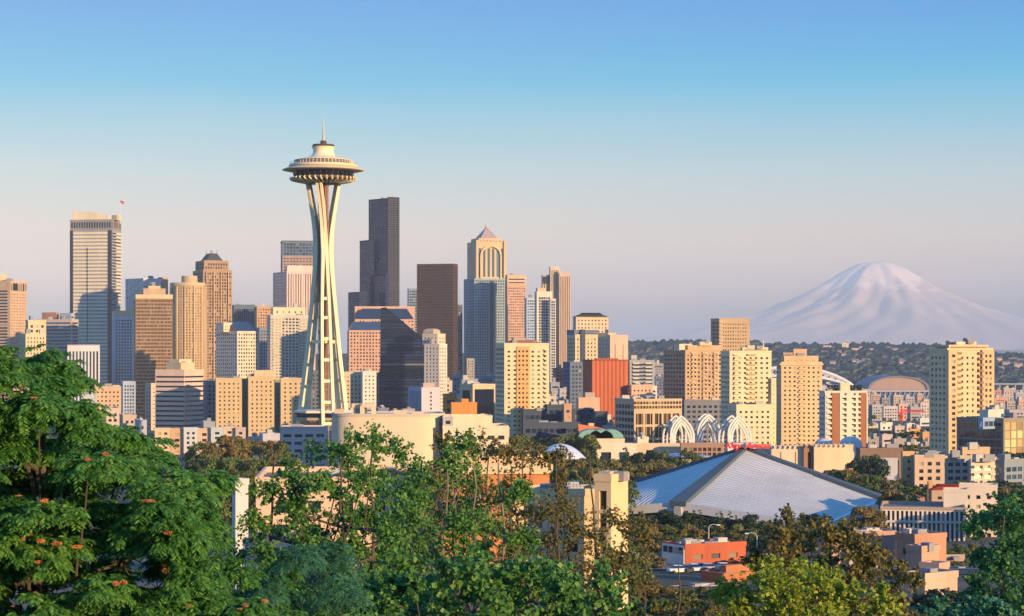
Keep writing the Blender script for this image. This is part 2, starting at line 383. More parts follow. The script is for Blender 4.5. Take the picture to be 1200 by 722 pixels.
# ------------------------------------------------------------------ mountain, 26 km out
MY = 40000.0
def mountain():
    cx = XX(1027, MY); n = 170
    K = 1.54; xs = np.linspace(-3600, 3600, n); yy = np.linspace(-3300, 3300, 130)
    X, Y_ = np.meshgrid(xs, yy); r = np.hypot(X, Y_*1.0)
    prof = np.interp(r, [0, 200, 400, 700, 1050, 1500, 2000, 2500, 3300, 4600], [1215, 1195, 1105, 905, 722, 560, 430, 320, 150, 10])
    a = np.arctan2(Y_, X)
    rid = (np.sin(a*9+r/700)+.6*np.sin(a*17-r/300+1)+.4*np.sin(a*31+r/170))*np.clip(r/900, 0, 1)*np.clip(1.3-r/3600, 0, 1)*30
    nz = np.zeros_like(X); rr = np.random.default_rng(5)
    for k in range(26):
        f = rr.uniform(1/900, 1/140); th = rr.uniform(0, 6.28); nz += np.sin((X*math.cos(th)+Y_*math.sin(th))*f*6.28+rr.uniform(0, 6))*(.0028/f/2)
    Z = prof+rid+nz*np.clip(r/500, .1, 1)*2.0
    Z += 0*np.exp(-((X+950)/330)**2)*np.exp(-(Y_/900)**2)*0.35
    mb = MB(); v = np.c_[X.ravel()*K+cx, Y_.ravel()*K+MY, Z.ravel()*K-60]
    f = [[j*n+i, j*n+i+1, (j+1)*n+i+1, (j+1)*n+i] for j in range(129) for i in range(n-1)]
    mb.add(v, f)
    m, nn, l, b = _base('mountain_snow_and_rock'); b.inputs['Roughness'].default_value = .9
    g = nn.new('ShaderNodeNewGeometry'); sp = nn.new('ShaderNodeSeparateXYZ'); l.new(g.outputs['Position'], sp.inputs[0])
    mp = nn.new('ShaderNodeMapping'); mp.inputs['Scale'].default_value = (.0028, .0028, .0007); mp.inputs['Rotation'].default_value = (0, .0, .3); l.new(g.outputs['Position'], mp.inputs[0])
    t = nn.new('ShaderNodeTexNoise'); t.inputs['Scale'].default_value = 1; t.inputs['Detail'].default_value = 7; t.inputs['Roughness'].default_value = .65; l.new(mp.outputs[0], t.inputs['Vector'])
    a = nn.new('ShaderNodeMath'); a.operation = 'MULTIPLY_ADD'; a.inputs[1].default_value = 1500; l.new(t.outputs[0], a.inputs[0]); l.new(sp.outputs['Z'], a.inputs[2])
    r = nn.new('ShaderNodeMapRange'); r.inputs['From Min'].default_value = 1980; r.inputs['From Max'].default_value = 2180; l.new(a.outputs[0], r.inputs[0])
    mx = nn.new('ShaderNodeMix'); mx.data_type = 'RGBA'; mx.inputs[6].default_value = (.52,.40,.35,1); mx.inputs[7].default_value = (.86,.70,.58,1)  # rock colour lightened so the flanks seem lost in haze
    l.new(r.outputs[0], mx.inputs[0]); l.new(mx.outputs[2], b.inputs['Base Color'])
    tag(mb.build('mountain', m, smooth=True), 'snow covered volcano fading into haze far beyond the city', kind='structure')
mountain()

# far wood: tree crowns on the distant hill, one uncountable mass
def far_wood():
    mb = MB(); r = np.random.default_rng(3); n = 9000
    Y_ = r.uniform(4350, 7300, n); Y_[:3500] = r.uniform(5900, 6700, 3500)
    X_ = XX(r.uniform(690, 1230, n), Y_); Z_ = terrain(X_, Y_)
    k = 6; a = np.arange(k)*2*math.pi/k
    s = r.uniform(9, 24, n); h = np.clip(s*r.uniform(.5, 1.2, n), 6, 17)*(1+.5*(r.random(n) > .93))
    base = np.stack([X_[:, None]+s[:, None]*np.cos(a), Y_[:, None]+s[:, None]*np.sin(a), np.broadcast_to((Z_-2)[:, None], (n, k))], -1)
    midr = np.stack([X_[:, None]+s[:, None]*.75*np.cos(a+.3), Y_[:, None]+s[:, None]*.75*np.sin(a+.3), np.broadcast_to((Z_+h*.6)[:, None], (n, k))], -1)
    topp = np.stack([X_, Y_, Z_+h], -1)[:, None, :]
    v = np.concatenate([base, midr, topp], 1).reshape(-1, 3); m = 2*k+1
    f = []
    for j in range(k):
        f.append([j, (j+1) % k, k+(j+1) % k, k+j]); f.append([k+j, k+(j+1) % k, 2*k, 2*k])
    F_ = (np.arange(n)*m)[:, None, None]+np.array(f)[None]
    mb.add(v, F_.reshape(-1, 4))
    m_ = leafm('farwood', [(.018,.036,.034), (.023,.042,.038), (.030,.050,.042)], trans=0)  # haze blue is mixed into the crown colours
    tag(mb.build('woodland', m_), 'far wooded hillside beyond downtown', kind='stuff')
far_wood()

# ------------------------------------------------------------------ the evening haze
def haze():
    mb = MB(); mb.box((0, 22000, 897), (30000, 50000, 1884))
    m = bpy.data.materials.new('evening_haze'); m.use_nodes = True; n = m.node_tree.nodes; l = m.node_tree.links
    for x in list(n): n.remove(x)
    o = n.new('ShaderNodeOutputMaterial'); v = n.new('ShaderNodeVolumePrincipled'); l.new(v.outputs[0], o.inputs['Volume'])
    v.inputs['Color'].default_value = (.66,.79,.96,1); v.inputs['Density'].default_value = HAZE; v.inputs['Anisotropy'].default_value = -0.3
    tag(mb.build('haze', m), 'thin pale evening haze over the city', kind='stuff')
HAZE = 3.1e-5
haze()

# street and pavement below the brick shops
def strip(name, y0, y1, x0, x1, dz, mat, label):
    xs = np.arange(x0, x1+.1, 4); ys_ = np.linspace(y0, y1, 4); v = np.array([[x, y, 0] for y in ys_ for x in xs]); v[:, 2] = terrain(v[:, 0], v[:, 1])+dz; n = len(xs)
    m = MB(); m.add(v, [[j*n+i, j*n+i+1, (j+1)*n+i+1, (j+1)*n+i] for j in range(3) for i in range(n-1)]); tag(m.build(name, mat), label, kind='structure')
strip('street', 393, 402, -60, 170, .12, wallm((.055,.055,.058), .9, .3, .4), 'asphalt street below the brick shops')
strip('pavement', 402.3, 405, -60, 170, .25, wallm((.34,.33,.31), .9, .2, .5), 'pale pavement along the street')
strip('pavement', 389.5, 392.7, -60, 170, .25, wallm((.34,.33,.31), .9, .2, .5), 'pale pavement on the near side of the street')
strip('road_marking', 397.4, 397.7, -60, 170, .16, wallm((.7,.6,.2), .8, .2, .5), 'painted centre line of the street')
strip('parking_lot', 372, 389, 40, 112, .12, wallm((.07,.07,.075), .9, .35, .3), 'asphalt parking lot before the brick shops')
# ------------------------------------------------------------------ downtown towers (pixel figures are those of the 1200 px photograph)
CREAM=(.66,.52,.34); PEACH=(.62,.43,.28); PINK=(.62,.44,.36); BROWN=(.30,.18,.11); TAN=(.50,.37,.24); WHITE=(.72,.69,.62); GREY=(.36,.37,.39)
NAVY=(.05,.07,.12); BRICK=(.40,.16,.09); ORANGE=(.66,.27,.07); STEEL=(.40,.46,.54); LILAC=(.50,.48,.55); DKGREY=(.12,.13,.15)
W_ = wallm
def mast(b, x, y0, y1, Y, r=.5, name='antenna'):
    m = MB(); m.tube([(XX(x, Y), Y+8, ZZ(y0, Y)), (XX(x, Y), Y+8, ZZ(y1, Y))], [r, r*.4], 6); return m.build(name, plain((.7,.68,.64)), b.root)
def arch_pane(mb, P, cx, z0, w, h, n=8):
    pts = [P(cx-w/2, z0), P(cx+w/2, z0), P(cx+w/2, z0+h-w/2)]
    pts += [P(cx+w/2*math.cos(a), z0+h-w/2+w/2*math.sin(a)) for a in np.linspace(.2, math.pi, n)]
    mb.poly(pts)

# 1 far left hotel tower
b = Bldg('hotel_tower', 'peach tower cut by the left edge, with arcaded crown and striped left side', 'tower', at=(12, 2600))
b.b(-28, 12, 31, 329, 2600, 70, W_(PEACH), [S(3.4,3.6,.42,.45,mt=14), None, None, S(None,3.8,1,.5,mx=4,mt=10,glass='navy')], units=3)
b.b(-8, 0, 8, 321, 2610, 45, W_(CREAM), None, yb=329, part='penthouse', parapet=False)
for k in range(7):
    Y = 2600; p = b.rect(-28, 12, 31, Y, 62); t = (k+.5)/7; q = np.array(p[0])*(1-t)+np.array(p[1])*t
    b.unit('arch', glass('dark'), (q[0]+.9, q[1]-.5, ZZ(336, Y)), (.5, 2.0, 9), R(62+90))
b.finish()
# 2 cream deco block
b = Bldg('apartment_block', 'small cream stepped block between the far left tower and the striped office', 'building', at=(30, 2000))
b.b(22, 30, 54, 391, 2000, 38, W_(CREAM), S(3.4,3.6,.36,.5), units=2)
b.b(30, 33, 54, 375, 2030, 38, W_(CREAM), S(5,4,.45,.55,mt=3), zb=ZZ(391, 2000)-.5, part='upper_wall', units=1)
b.finish()
# 3 banded office
b = Bldg('office_building', 'blue and cream striped office left of the tallest white banded tower', 'office', at=(85, 2400))
b.b(42, 84, 92, 374, 2400, 76, W_((.55,.46,.38)), S(None,4.0,1,.52,mx=1.2,glass='blue'), units=3)
b.b(49, 66, 69, 366, 2420, 66, W_((.5,.25,.15)), None, yb=375, part='penthouse')
b.b(70, 83, 87, 367, 2410, 66, W_(STEEL), S(None,3,1,.5,glass='mirror'), yb=375, part='penthouse')
b.finish()
# 4 tall banded tower with flag
b = Bldg('office_tower', 'tallest white banded tower on the left with slanting cream crown and a flag', 'skyscraper', at=(130, 2900))
Y = 2900; p = b.rect(82, 131, 142, Y, 80)
WB = W_((.80,.70,.52))
b.block(p, -1, ZZ(270, Y), W_(GREY), [S(None,4.1,1,.44,mx=1.5,glass='navy'), None, None, S(None,4.1,1,.01,mx=1,glass='navy')], parapet=False)
# glass edges and crown band
L_ = np.array(p[3]); N_ = np.array(p[0]); E_ = np.array(p[1]); ul = (N_-L_)/np.linalg.norm(N_-L_); nl = np.array((ul[1], -ul[0])); LL = np.linalg.norm(N_-L_)
for a, c in ((0, 4.5), (LL-5.5, LL)):
    q = L_+ul*(a+c)/2+nl*.3; b.unit('glass_corner', glass('navy'), (*q, ZZ(270, Y)/2), (c-a, .8, ZZ(270, Y)), math.atan2(ul[1], ul[0]))
nb = 46; z1 = ZZ(271, Y)
for j in range(nb):
    z = z1-(j+.5)*z1/nb; q = L_+ul*(LL/2-.5)+nl*.5
    b.unit('band', WB, (*q, z), (LL-11, .9, z1/nb*.56), math.atan2(ul[1], ul[0]), pr=j)
    q2 = N_+(E_-N_)*.72+np.array((1, -.4))*.4; b.unit('band', WB, (*q2, z), (np.linalg.norm(E_-N_)*.5, .9, z1/nb*.5), R(80), pr=j)
q = L_+ul*(LL*.42)+nl*.75; b.unit('mullion', glass('navy'), (*q, ZZ(345, Y)), (1.0, 1.0, 130), math.atan2(ul[1], ul[0]))
b.block(p, ZZ(270, Y), ZZ(257, Y), W_((.30,.27,.27)), S(3.6,None,.72,.7,mx=1,mt=2,mb=2,glass='navy'), part='crown_band', parapet=False)
# slanting screen wall
m = MB(); q0 = L_+ul*3; q1 = L_+ul*(LL*.92); t = -nl*6
za, zb_, zc = ZZ(257.5, Y), ZZ(247, Y), ZZ(252, Y)
A = [(*q0, za), (*q1, za), (*(q1+t), za), (*(q0+t), za)]; Bm = [(*(q0+ul*(LL*.45)), za), (*(q0+ul*(LL*.45)), zb_)]
qm = q0+ul*LL*.5
m.add([(*q0, za), (*qm, za), (*q1, za), (*q1, zc), (*qm, zb_-1), (*q0, zb_), (*(q0+t), za), (*(qm+t), za), (*(q1+t), za), (*(q1+t), zc), (*(qm+t), zb_-1), (*(q0+t), zb_)],
      [[0,1,4,5],[1,2,3,4],[6,11,10,7],[7,10,9,8],[0,5,11,6],[2,8,9,3],[5,4,10,11],[4,3,9,10]])
m.build('crown_screen', W_((.78,.68,.48)), b.root)
b.b(131, 137, 142, 252, 2905, 55, W_((.70,.55,.36)), None, yb=258, part='crown_block', parapet=False)
mast(b, 139.6, 262, 233, 2895, .6, 'flagpole')
m = MB(); fz = ZZ(234.5, 2895); fx = XX(139.8, 2895); n = 7
v = []; 
for i in range(n):
    for z in (0, -3.9): v.append((fx+i*.95, 2903+.6*math.sin(i*1.1), fz+z-i*.25))
m.add(v, [[2*i, 2*i+1, 2*i+3, 2*i+2] for i in range(n-1)])
fl_ = m.build('flag', plain((.75,.12,.10)), b.root)
m = MB(); 
for k in range(3): m.add([(x, y-.06, z-.45-k*1.25) for x, y, z in (v[2], v[2], v[-2], v[-2])][:0] or [(v[2][0], v[2][1]-.1, fz-.9-k*1.1), (v[-2][0], v[-2][1]-.1, fz-2.4-k*1.1), (v[-2][0], v[-2][1]-.1, fz-1.9-k*1.1), (v[2][0], v[2][1]-.1, fz-.4-k*1.1)], [[0, 1, 2, 3]])
m.build('white_stripe', plain((.8,.8,.8)), fl_, origin=tuple(b.root.location)).location = (0, 0, 0)
m = MB(); m.quad((fx, 2902.8, fz-2.0), (fx+2.6, 2903, fz-2.5), (fx+2.6, 2903, fz-.5), (fx, 2902.8, fz)); m.build('canton', plain((.05,.08,.3)), fl_, origin=tuple(b.root.location)).location = (0, 0, 0)
b.finish()
# 5
b = Bldg('office_building', 'low blue office with white vertical fins before the tallest banded tower', 'office', at=(80, 1900))
b.b(77, 79, 117, 404, 1900, 12, W_((.66,.64,.66)), S(2.9,None,.55,1,mx=.8,mt=5,mb=0,glass='blue'), pmat=W_(LILAC))
b.finish()
# 6
b = Bldg('apartment_block', 'small peach block with dark square windows rising behind the leafy tree', 'building', at=(111, 1500))
b.b(109, 111, 142, 453, 1500, 14, W_(PEACH), S(2.6,3.0,.42,.4), units=2)
b.finish()
# 7
b = Bldg('office_tower', 'slender white tower with black slot windows and cream cap beside the banded tower', 'tower', at=(133, 2300))
b.b(131, 134, 156, 371, 2300, 14, W_((.62,.64,.68)), S(3.1,None,.5,1,mx=1,mt=2,mb=0,glass='navy'))
b.b(131, 134, 156, 364, 2302, 14, W_(CREAM), None, yb=371.5, part='cap')
for j in range(34): 
    pp = b.rect(131, 134, 156, 2299.6, 14); q = (np.array(pp[0])+np.array(pp[1]))/2
    b.unit('spandrel', W_((.62,.64,.68)), (*q, ZZ(374+j*3.6, 2300)), (np.linalg.norm(np.array(pp[1])-np.array(pp[0]))-1.5, .3, 1.5), R(14))
b.finish()
b = Bldg('office_building', 'narrow blue grey gridded slab at the foot of the slender white tower', 'office', at=(143, 1750))
b.b(142, 144, 159, 447, 1750, 15, W_((.38,.45,.56)), S(2.4,3.0,.6,.6,glass='blue'))
b.finish()
# 8
b = Bldg('office_tower', 'pale tower with blue glass left side behind the brown glass slab', 'tower', at=(167, 2800))
b.b(147, 168, 189, 326, 2800, 42, W_((.60,.58,.54)), [S(None,4,1,.35,mt=8,glass='mirror'), None, None, S(3.4,3.8,.55,.55,glass='mirror',mt=3)], units=2)
b.b(185, 188, 197, 325, 2830, 42, W_((.56,.32,.2)), S(3,3.8,.4,.5), part='wing_wall')
b.finish()
# 9 brown glass slab
b = Bldg('office_tower', 'flat topped brown glass slab with cream cap left of the cylindrical tower', 'tower', at=(159, 2200))
b.b(157, 159, 202, 350, 2200, 12, W_((.36,.24,.15)), S(1.5,3.7,.7,.62,d=.15,mx=.5,mt=.5,glass='bronze'), parapet=False)
b.b(156.5, 159, 202.5, 345, 2199, 12, W_(CREAM), None, yb=350, part='cap')
b.b(166, 168, 194, 338, 2205, 12, W_((.55,.4,.25)), None, yb=345.5, part='penthouse')
b.b(173, 174, 188, 335, 2206, 12, W_(CREAM), None, yb=338.5, part='penthouse', units=3)
b.finish()
# 10 cylinder
b = Bldg('hotel_tower', 'cylindrical brown tower with stacked bays and a round cap', 'tower', at=(220, 2350))
Y = 2350; cx = XX(220, Y+18); rr = 20*Y/FPX*1.0
pl = [(cx+rr*math.cos(t), Y+19+rr*math.sin(t)) for t in np.arange(36)*2*math.pi/36]
b.block(pl, -1, ZZ(331, Y), W_((.52,.37,.22)), S(None,3.1,.62,.55,mx=.7,mt=4,glass='dark'), units=0)
for t in np.arange(0, 36, 3):
    a = t*2*math.pi/36
    if math.sin(a) < .3: b.unit('pilaster', W_((.62,.46,.28)), (cx+(rr+.4)*math.cos(a), Y+19+(rr+.4)*math.sin(a), ZZ(335, Y)/2), (1.8, 1.6, ZZ(335, Y)), a)
m = MB(); m.lathe((cx, Y+19, 0), [(rr+.8, ZZ(334.5, Y)), (rr+.8, ZZ(331, Y)), (rr-.5, ZZ(331, Y)), (rr-.5, ZZ(332, Y))], 40); m.build('cornice', W_((.62,.48,.3)), b.root)
m = MB(); m.lathe((XX(219, Y), Y+19, 0), [(9, ZZ(331.5, Y)), (9, ZZ(323.5, Y)), (8.4, ZZ(322.6, Y)), (0.1, ZZ(322.6, Y))], 28); m.build('penthouse', W_((.58,.44,.28)), b.root)
b.finish()
# 11 mansard crowned tower
b = Bldg('office_tower', 'gridded brown tower with a dark mansard crown and little spikes', 'skyscraper', at=(240, 2700))
st = S(3.4,4.0,.62,.66,d=.5,mx=1.2,mt=2,glass='dark'); wm = W_((.42,.28,.18))
b.b(226, 238, 272, 316, 2700, 22, wm, st)
b.b(229, 239, 268, 305, 2703, 22, wm, st, yb=316.5, part='upper_wall')
p = b.rect(234, 242, 262, 2709, 22); pi = offset(p, 7)
m = MB(); zt = ZZ(296.5, 2709); zl = ZZ(306, 2709); m.loft([[(*q, zl) for q in p], [(*q, zt) for q in pi]]); m.build('mansard_roof', W_((.07,.09,.09)), b.root)
for q in pi+[tuple(np.mean(pi, axis=0))]: b.unit('spike', plain((.1,.1,.1)), (*q, zt+2), (.5, .5, 5))
for j in (1, 3, 5, 7):
    pp = b.rect(226, 238, 272, 2699, 22); q = np.array(pp[0])+(np.array(pp[1])-np.array(pp[0]))*j/8
    b.unit('pilaster', W_((.5,.34,.22)), (*q, ZZ(318, 2700)/2), (1.6, 1.4, ZZ(318, 2700)), R(22))
b.finish()
# 12
b = Bldg('office_building', 'dark blue ribbed block right of the mansard crowned tower', 'office', at=(274, 2950))
b.b(271, 274, 299, 357, 2950, 14, W_((.13,.17,.24)), S(2.6,None,.55,.96,glass='navy',mx=.6), units=2)
b.finish()
b = Bldg('office_building', 'orange brown block with pale openings next to the dark blue ribbed block', 'office', at=(301, 2900))
b.b(298, 301, 320, 359, 2900, 14, W_((.58,.36,.22)), S(3.6,4,.5,.5), units=2)
b.finish()
# 13 white block with blue pitched roof
b = Bldg('office_building', 'white grid office with a sloping blue glass roof, left of the pale balconied tower', 'office', at=(278, 2000))
b.b(253, 278, 303, 388, 2000, 46, W_((.70,.62,.50)), S(3.0,3.5,.55,.55), parapet=False)
Y = 2000; p = b.rect(253, 278, 303, Y, 46); m = MB(); z0, z1 = ZZ(388, Y), ZZ(376.5, Y)
n_, r_, k_, l_ = [np.array(q) for q in p]
ra, rb = l_*.6+k_*.4, n_*.6+r_*.4
ra = l_*.72+n_*.28
m.add([(*n_, z0), (*r_, z0), (*k_, z0), (*l_, z0), (*(n_*.45+l_*.55+(r_-n_)*.12), z1), (*(r_*.62+k_*.38), z1), (*(k_*.6+l_*.4), z1)],
      [[0,1,5,4],[1,2,5,5],[2,3,6,6],[3,0,4,4],[4,5,6,6],[2,6,5,5],[3,4,6,6]])
m.build('sloped_roof', glass('blue'), b.root)
b.b(253, 262, 272, 378, 2004, 46, W_((.7,.58,.42)), S(3,3.5,.4,.4), yb=389, part='gable_wall')
b.finish()
# 14
b = Bldg('office_building', 'dim grey block filling the gap left of the pale balconied tower', 'office', at=(304, 2500))
b.b(300, 304, 322, 384, 2500, 14, W_((.24,.28,.34)), S(3,3.8,.6,.5,glass='navy'))
b.finish()
# 15 pink striped block
b = Bldg('office_building', 'pink block with thin black window stripes and cream penthouse', 'office', at=(218, 1500))
b.b(182, 216, 239, 433, 1500, 72, W_((.72,.54,.42)), S(None,3.6,1,.36,d=.5,mx=.3,mt=2.6,mb=1,glass='black'), units=1)
b.b(195, 212, 228, 425, 1506, 58, W_(CREAM), None, yb=433.5, part='penthouse', units=1)
b.b(198, 210, 224, 421, 1508, 58, W_((.7,.55,.4)), None, yb=425.5, part='penthouse', parapet=False)
b.finish()
# 16
b = Bldg('apartment_block', 'slim block with one sunlit edge left of the pink striped block', 'building', at=(177, 1650))
b.b(170, 177, 184, 449, 1650, 45, W_((.6,.48,.36)), [S(3,3.2,.3,.3), None, None, S(2.5,3.2,.5,.5,glass='navy')])
b.finish()
# 17 cream residential slabs
SL = S(3.4,2.95,.34,.42,mx=1.2,d=.4)
b = Bldg('apartment_block', 'long sand coloured apartment slab with dark recesses left of the needle', 'apartments', at=(262, 1450))
wm = W_((.60,.45,.26))
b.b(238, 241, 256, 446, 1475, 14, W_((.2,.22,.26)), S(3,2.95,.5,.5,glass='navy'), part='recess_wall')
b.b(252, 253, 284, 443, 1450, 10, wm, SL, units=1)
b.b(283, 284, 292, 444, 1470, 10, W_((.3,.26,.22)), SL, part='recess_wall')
b.b(290, 291, 322, 441, 1448, 10, wm, SL, units=1)
b.b(297, 298, 321, 434, 1452, 10, W_((.64,.5,.32)), S(4,3,.3,.3), yb=441.5, part='penthouse')
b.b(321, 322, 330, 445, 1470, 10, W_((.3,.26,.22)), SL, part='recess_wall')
b.b(328, 329, 364, 443, 1446, 10, wm, SL, units=2)
b.finish()
# 18 long low block
b = Bldg('apartment_block', 'long low blue and peach block in front of the sand coloured slabs', 'apartments', at=(186, 1250))
for k, (a, c, cl, yt) in enumerate([(181,200,(.62,.5,.34),501.5),(200,215,(.62,.4,.26),502),(215,232,(.55,.58,.62),501),(232,247,(.62,.44,.3),502),(247,262,(.5,.55,.62),501),(262,276,(.62,.48,.36),500),(276,288,(.52,.42,.4),501)]):
    b.b(a, a+.3, c-.2, yt, 1250+(k % 2)*2, 6, W_(cl), S(3.6,3.1,.5,.5,mt=1), units=1 if k % 2 else 0)
b.finish()
# 19, 20
b = Bldg('office_tower', 'tower with a blue glass top rising behind the pink ribbed tower', 'skyscraper', at=(331, 3000))
b.b(329, 331, 370, 283, 3000, 10, W_((.18,.24,.32)), S(4.5,4,.9,.86,d=.1,mx=1,glass='blue',mt=1), yb=300)
b.b(329, 331, 370, 300, 3000, 10, W_((.42,.30,.24)), S(4.6,4.2,.6,.5,glass='blue'), part='lower_wall', roof=False, parapet=False)
b.b(328.6, 331, 370.5, 281.8, 2999, 10, W_((.15,.18,.22)), None, yb=283.6, part='cornice')
b.finish()
b = Bldg('office_tower', 'pink tower with dark vertical stripes just left of the needle', 'tower', at=(336, 2700))
b.b(320, 336, 369, 318, 2700, 24, W_((.64,.52,.50)), [S(3.4,None,.42,1,mx=1,mt=3,mb=0,glass='bronze'), None, None, S(None,4,1,.5,mt=2,glass='navy')], parapet=False)
b.b(334.5, 336.5, 369, 311, 2702, 24, W_((.70,.58,.52)), None, yb=318.5, part='cap', units=1)
b.finish()
# 21 pale balconied tower
b = Bldg('apartment_tower', 'pale tower with balconies and a cream roof box left of the needle legs', 'apartments', at=(318, 2000))
b.b(313, 317, 363, 369, 2000, 16, W_((.58,.54,.46)), S(3.3,3.0,.6,.55,glass='dark'), units=2)
b.b(318, 320, 358, 360, 2006, 16, W_((.72,.62,.44)), S(6,4,.25,.4), yb=369.5, part='penthouse', units=3)
pp = b.rect(313, 317, 363, 2000, 16); n_, r_ = np.array(pp[0]), np.array(pp[1])
for j in range(31):
    for t in (.16, .84):
        q = n_+(r_-n_)*t+np.array((.27, -.96))*.8; b.unit('balcony', W_((.74,.68,.55)), (*q, ZZ(374, 2000)-j*3.0), (8.5, 1.8, .9), R(16), pr=j)
b.finish()
b = Bldg('office_building', 'block coloured dark blue for shade seen between the legs of the needle', 'office', at=(372, 1650))
b.b(363, 364, 392, 434, 1650, 12, W_((.14,.16,.2)), S(3,3.2,.5,.5,glass='navy'))  # shade on this block is put into its wall colour
b.finish()
# 23 black tower
b = Bldg('office_tower', 'tallest black stepped skyscraper with a brown ribbed right side', 'skyscraper', at=(454, 3400))
wk = W_((.018,.034,.10)); wkr = W_((.075,.07,.085)); st2 = [S(None,3.9,1,.42,mx=.6,glass='black'), None, None, S(2.6,3.9,.7,.6,d=.15,glass='navy')]
def split_block(b, x0, xc, x1, yt, Y, th, part='wall', **kw):
    b.b(x0, xc, x1, yt, Y, th, wk, st2, part=part, **kw)
split_block(b, 432, 454, 468, 232, 3400, 40, units=2)
p = b.rect(432, 454, 468, 3399.2, 40); n_, r_ = np.array(p[0]), np.array(p[1]); 
for j in range(82):
    q = (n_+r_)/2+np.array((math.sin(R(40)), -math.cos(R(40))))*.5; b.unit('ledge', wkr, (*q, 6+j*3.8), (np.linalg.norm(r_-n_)-.6, 1.2, 2.2), R(40), pr=-j)
split_block(b, 421.5, 434, 440, 281, 3420, 30, part='step_wall')
split_block(b, 421.5, 452, 456, 321.5, 3380, 30, part='step_wall')
split_block(b, 408, 421, 430, 342, 3385, 30, part='step_wall')
mast(b, 441, 233, 226, 3400, .4); mast(b, 458, 233, 227, 3400, .4)
b.finish()
# 24 pink grid
b = Bldg('office_building', 'salmon stepped block with square windows and blue glass roof bands', 'office', at=(409, 2300))
SG = S(3.3,3.7,.5,.5,d=.4,mt=1.2); wm = W_((.62,.38,.28))
b.b(407, 409, 462, 387, 2300, 8, wm, SG, parapet=False)
def glassband(b, x0, x1, ya, yb_, Y, th):
    p = b.rect(x0, x0+1, x1, Y, th); pi = offset(p, (ZZ(ya, Y)-ZZ(yb_, Y))*.6)
    m = MB(); m.loft([[(*q, ZZ(yb_, Y)) for q in p], [(*q, ZZ(ya, Y)) for q in pi]]); m.build('sloped_glazing', glass('blue'), b.root)
glassband(b, 407.5, 461, 377, 387, 2300, 8)
b.b(415, 416, 486, 374, 2318, 8, wm, S(3.3,3.7,.5,.4,mt=.6), parapet=False, part='upper_wall', yb=388)
glassband(b, 416, 485, 361.5, 374, 2318, 8)
b.b(415, 416, 486, 359, 2330, 8, wm, None, yb=375, part='top_wall', pmat=W_((.66,.46,.34)))
b.finish()
# 25 dark wedge
b = Bldg('office_building', 'dark glass wedge with a sharply slanting top before the salmon block', 'office', at=(446, 1900))
Y = 1900; th = R(4); u = np.array((math.cos(th), math.sin(th))); v = np.array((-math.sin(th), math.cos(th))); O = np.array((XX(441, Y), Y))
def WP(x, y, dep=0):     # a point of the front plane seen at pixel x, y
    a = x-CXP; s_ = (a*O[1]-FPX*O[0])/(FPX*u[0]-a*u[1]); q = O+u*s_; z = CZ+(HYP-y)*q[1]/FPX; q = q+v*dep; return (q[0], q[1], z)
prof = [(441,500),(497.5,500),(497.5,398),(452,360),(446,361),(445.5,434),(441,441)]
m = MB(); D = 42; n = len(prof)
fr = [WP(x, y) for x, y in prof]; bk = [WP(x, y, D) for x, y in prof]
zb0 = -1; fr[0] = (*fr[0][:2], zb0); fr[1] = (*fr[1][:2], zb0); bk[0] = (*bk[0][:2], zb0); bk[1] = (*bk[1][:2], zb0)
m.quad(fr[0], fr[1], fr[2], fr[6]); m.quad(fr[6], fr[2], fr[5], fr[5]) ; m.quad(fr[5], fr[2], fr[3], fr[4])
m.quad(bk[1], bk[0], bk[6], bk[2]); m.quad(bk[5], bk[6], bk[2], bk[2]); m.quad(bk[2], bk[5], bk[4], bk[3])
for i in range(n): m.quad(fr[i], bk[i], bk[(i+1) % n], fr[(i+1) % n])
m.build('wall', glass('black'), b.root)
for yy in np.arange(366, 496, 3.6):
    xs_ = 445.8 if yy < 436 else 441.2; xe = 497 if yy >= 399.5 else 452+(yy-360)*45.5/38-1
    a_ = WP(xs_+.5, yy); c_ = WP(xe-.3, yy); L = math.dist(a_[:2], c_[:2]); 
    b.q.setdefault(('window', 'navy'), []).append((((a_[0]+c_[0])/2+.1, (a_[1]+c_[1])/2-.15, (a_[2]+c_[2])/2), (L, 0, 1.7), th, 'q', yy))
b.finish()
# 26 brown dark tower with blue companion
b = Bldg('office_tower', 'dark brown box tower between the black skyscraper and the pyramid capped tower', 'skyscraper', at=(491, 2900))
b.b(488.5, 531, 536.5, 309, 2900, 74, W_((.085,.05,.04)), S(2.2,4,.6,.6,d=.2,mx=.8,mt=1.5,glass='black'), parapet=True, units=0)
b.finish()
b = Bldg('office_building', 'slim blue glass tower tucked behind the dark brown box tower', 'tower', at=(480, 3050))
b.b(477.5, 479, 492, 338, 3050, 14, W_((.25,.34,.46)), S(3,4,.8,.6,glass='blue'))
b.finish()
b = Bldg('office_building', 'dark sliver of a building right of the dark brown box tower', 'tower', at=(537, 3000))
b.b(533, 537, 542, 357, 3000, 40, W_((.12,.15,.2)), S(3,4,.6,.6,glass='navy'))
b.finish()
# 27
b = Bldg('apartment_tower', 'white tower with a small domed crown right of the dark wedge', 'apartments', at=(515, 1850))
b.b(497, 515, 524, 403, 1850, 62, W_((.72,.64,.54)), S(3.2,3.1,.45,.5), units=1)
b.b(495, 513, 522, 391, 1860, 62, W_((.72,.60,.46)), S(3.2,3.1,.45,.5), part='upper_wall', zb=ZZ(404, 1850))
m = MB(); Y = 1868; p = b.rect(496, 508, 516, Y, 62); c = np.mean(p, axis=0)
m.loft([[(*(c+(np.array(q)-c)*k), ZZ(y, Y)) for q in p] for k, y in ((1, 391), (1, 388), (.86, 386.4), (.55, 385.2), (.1, 384.8))]); m.build('crown', W_((.55,.42,.3)), b.root)
b.finish()
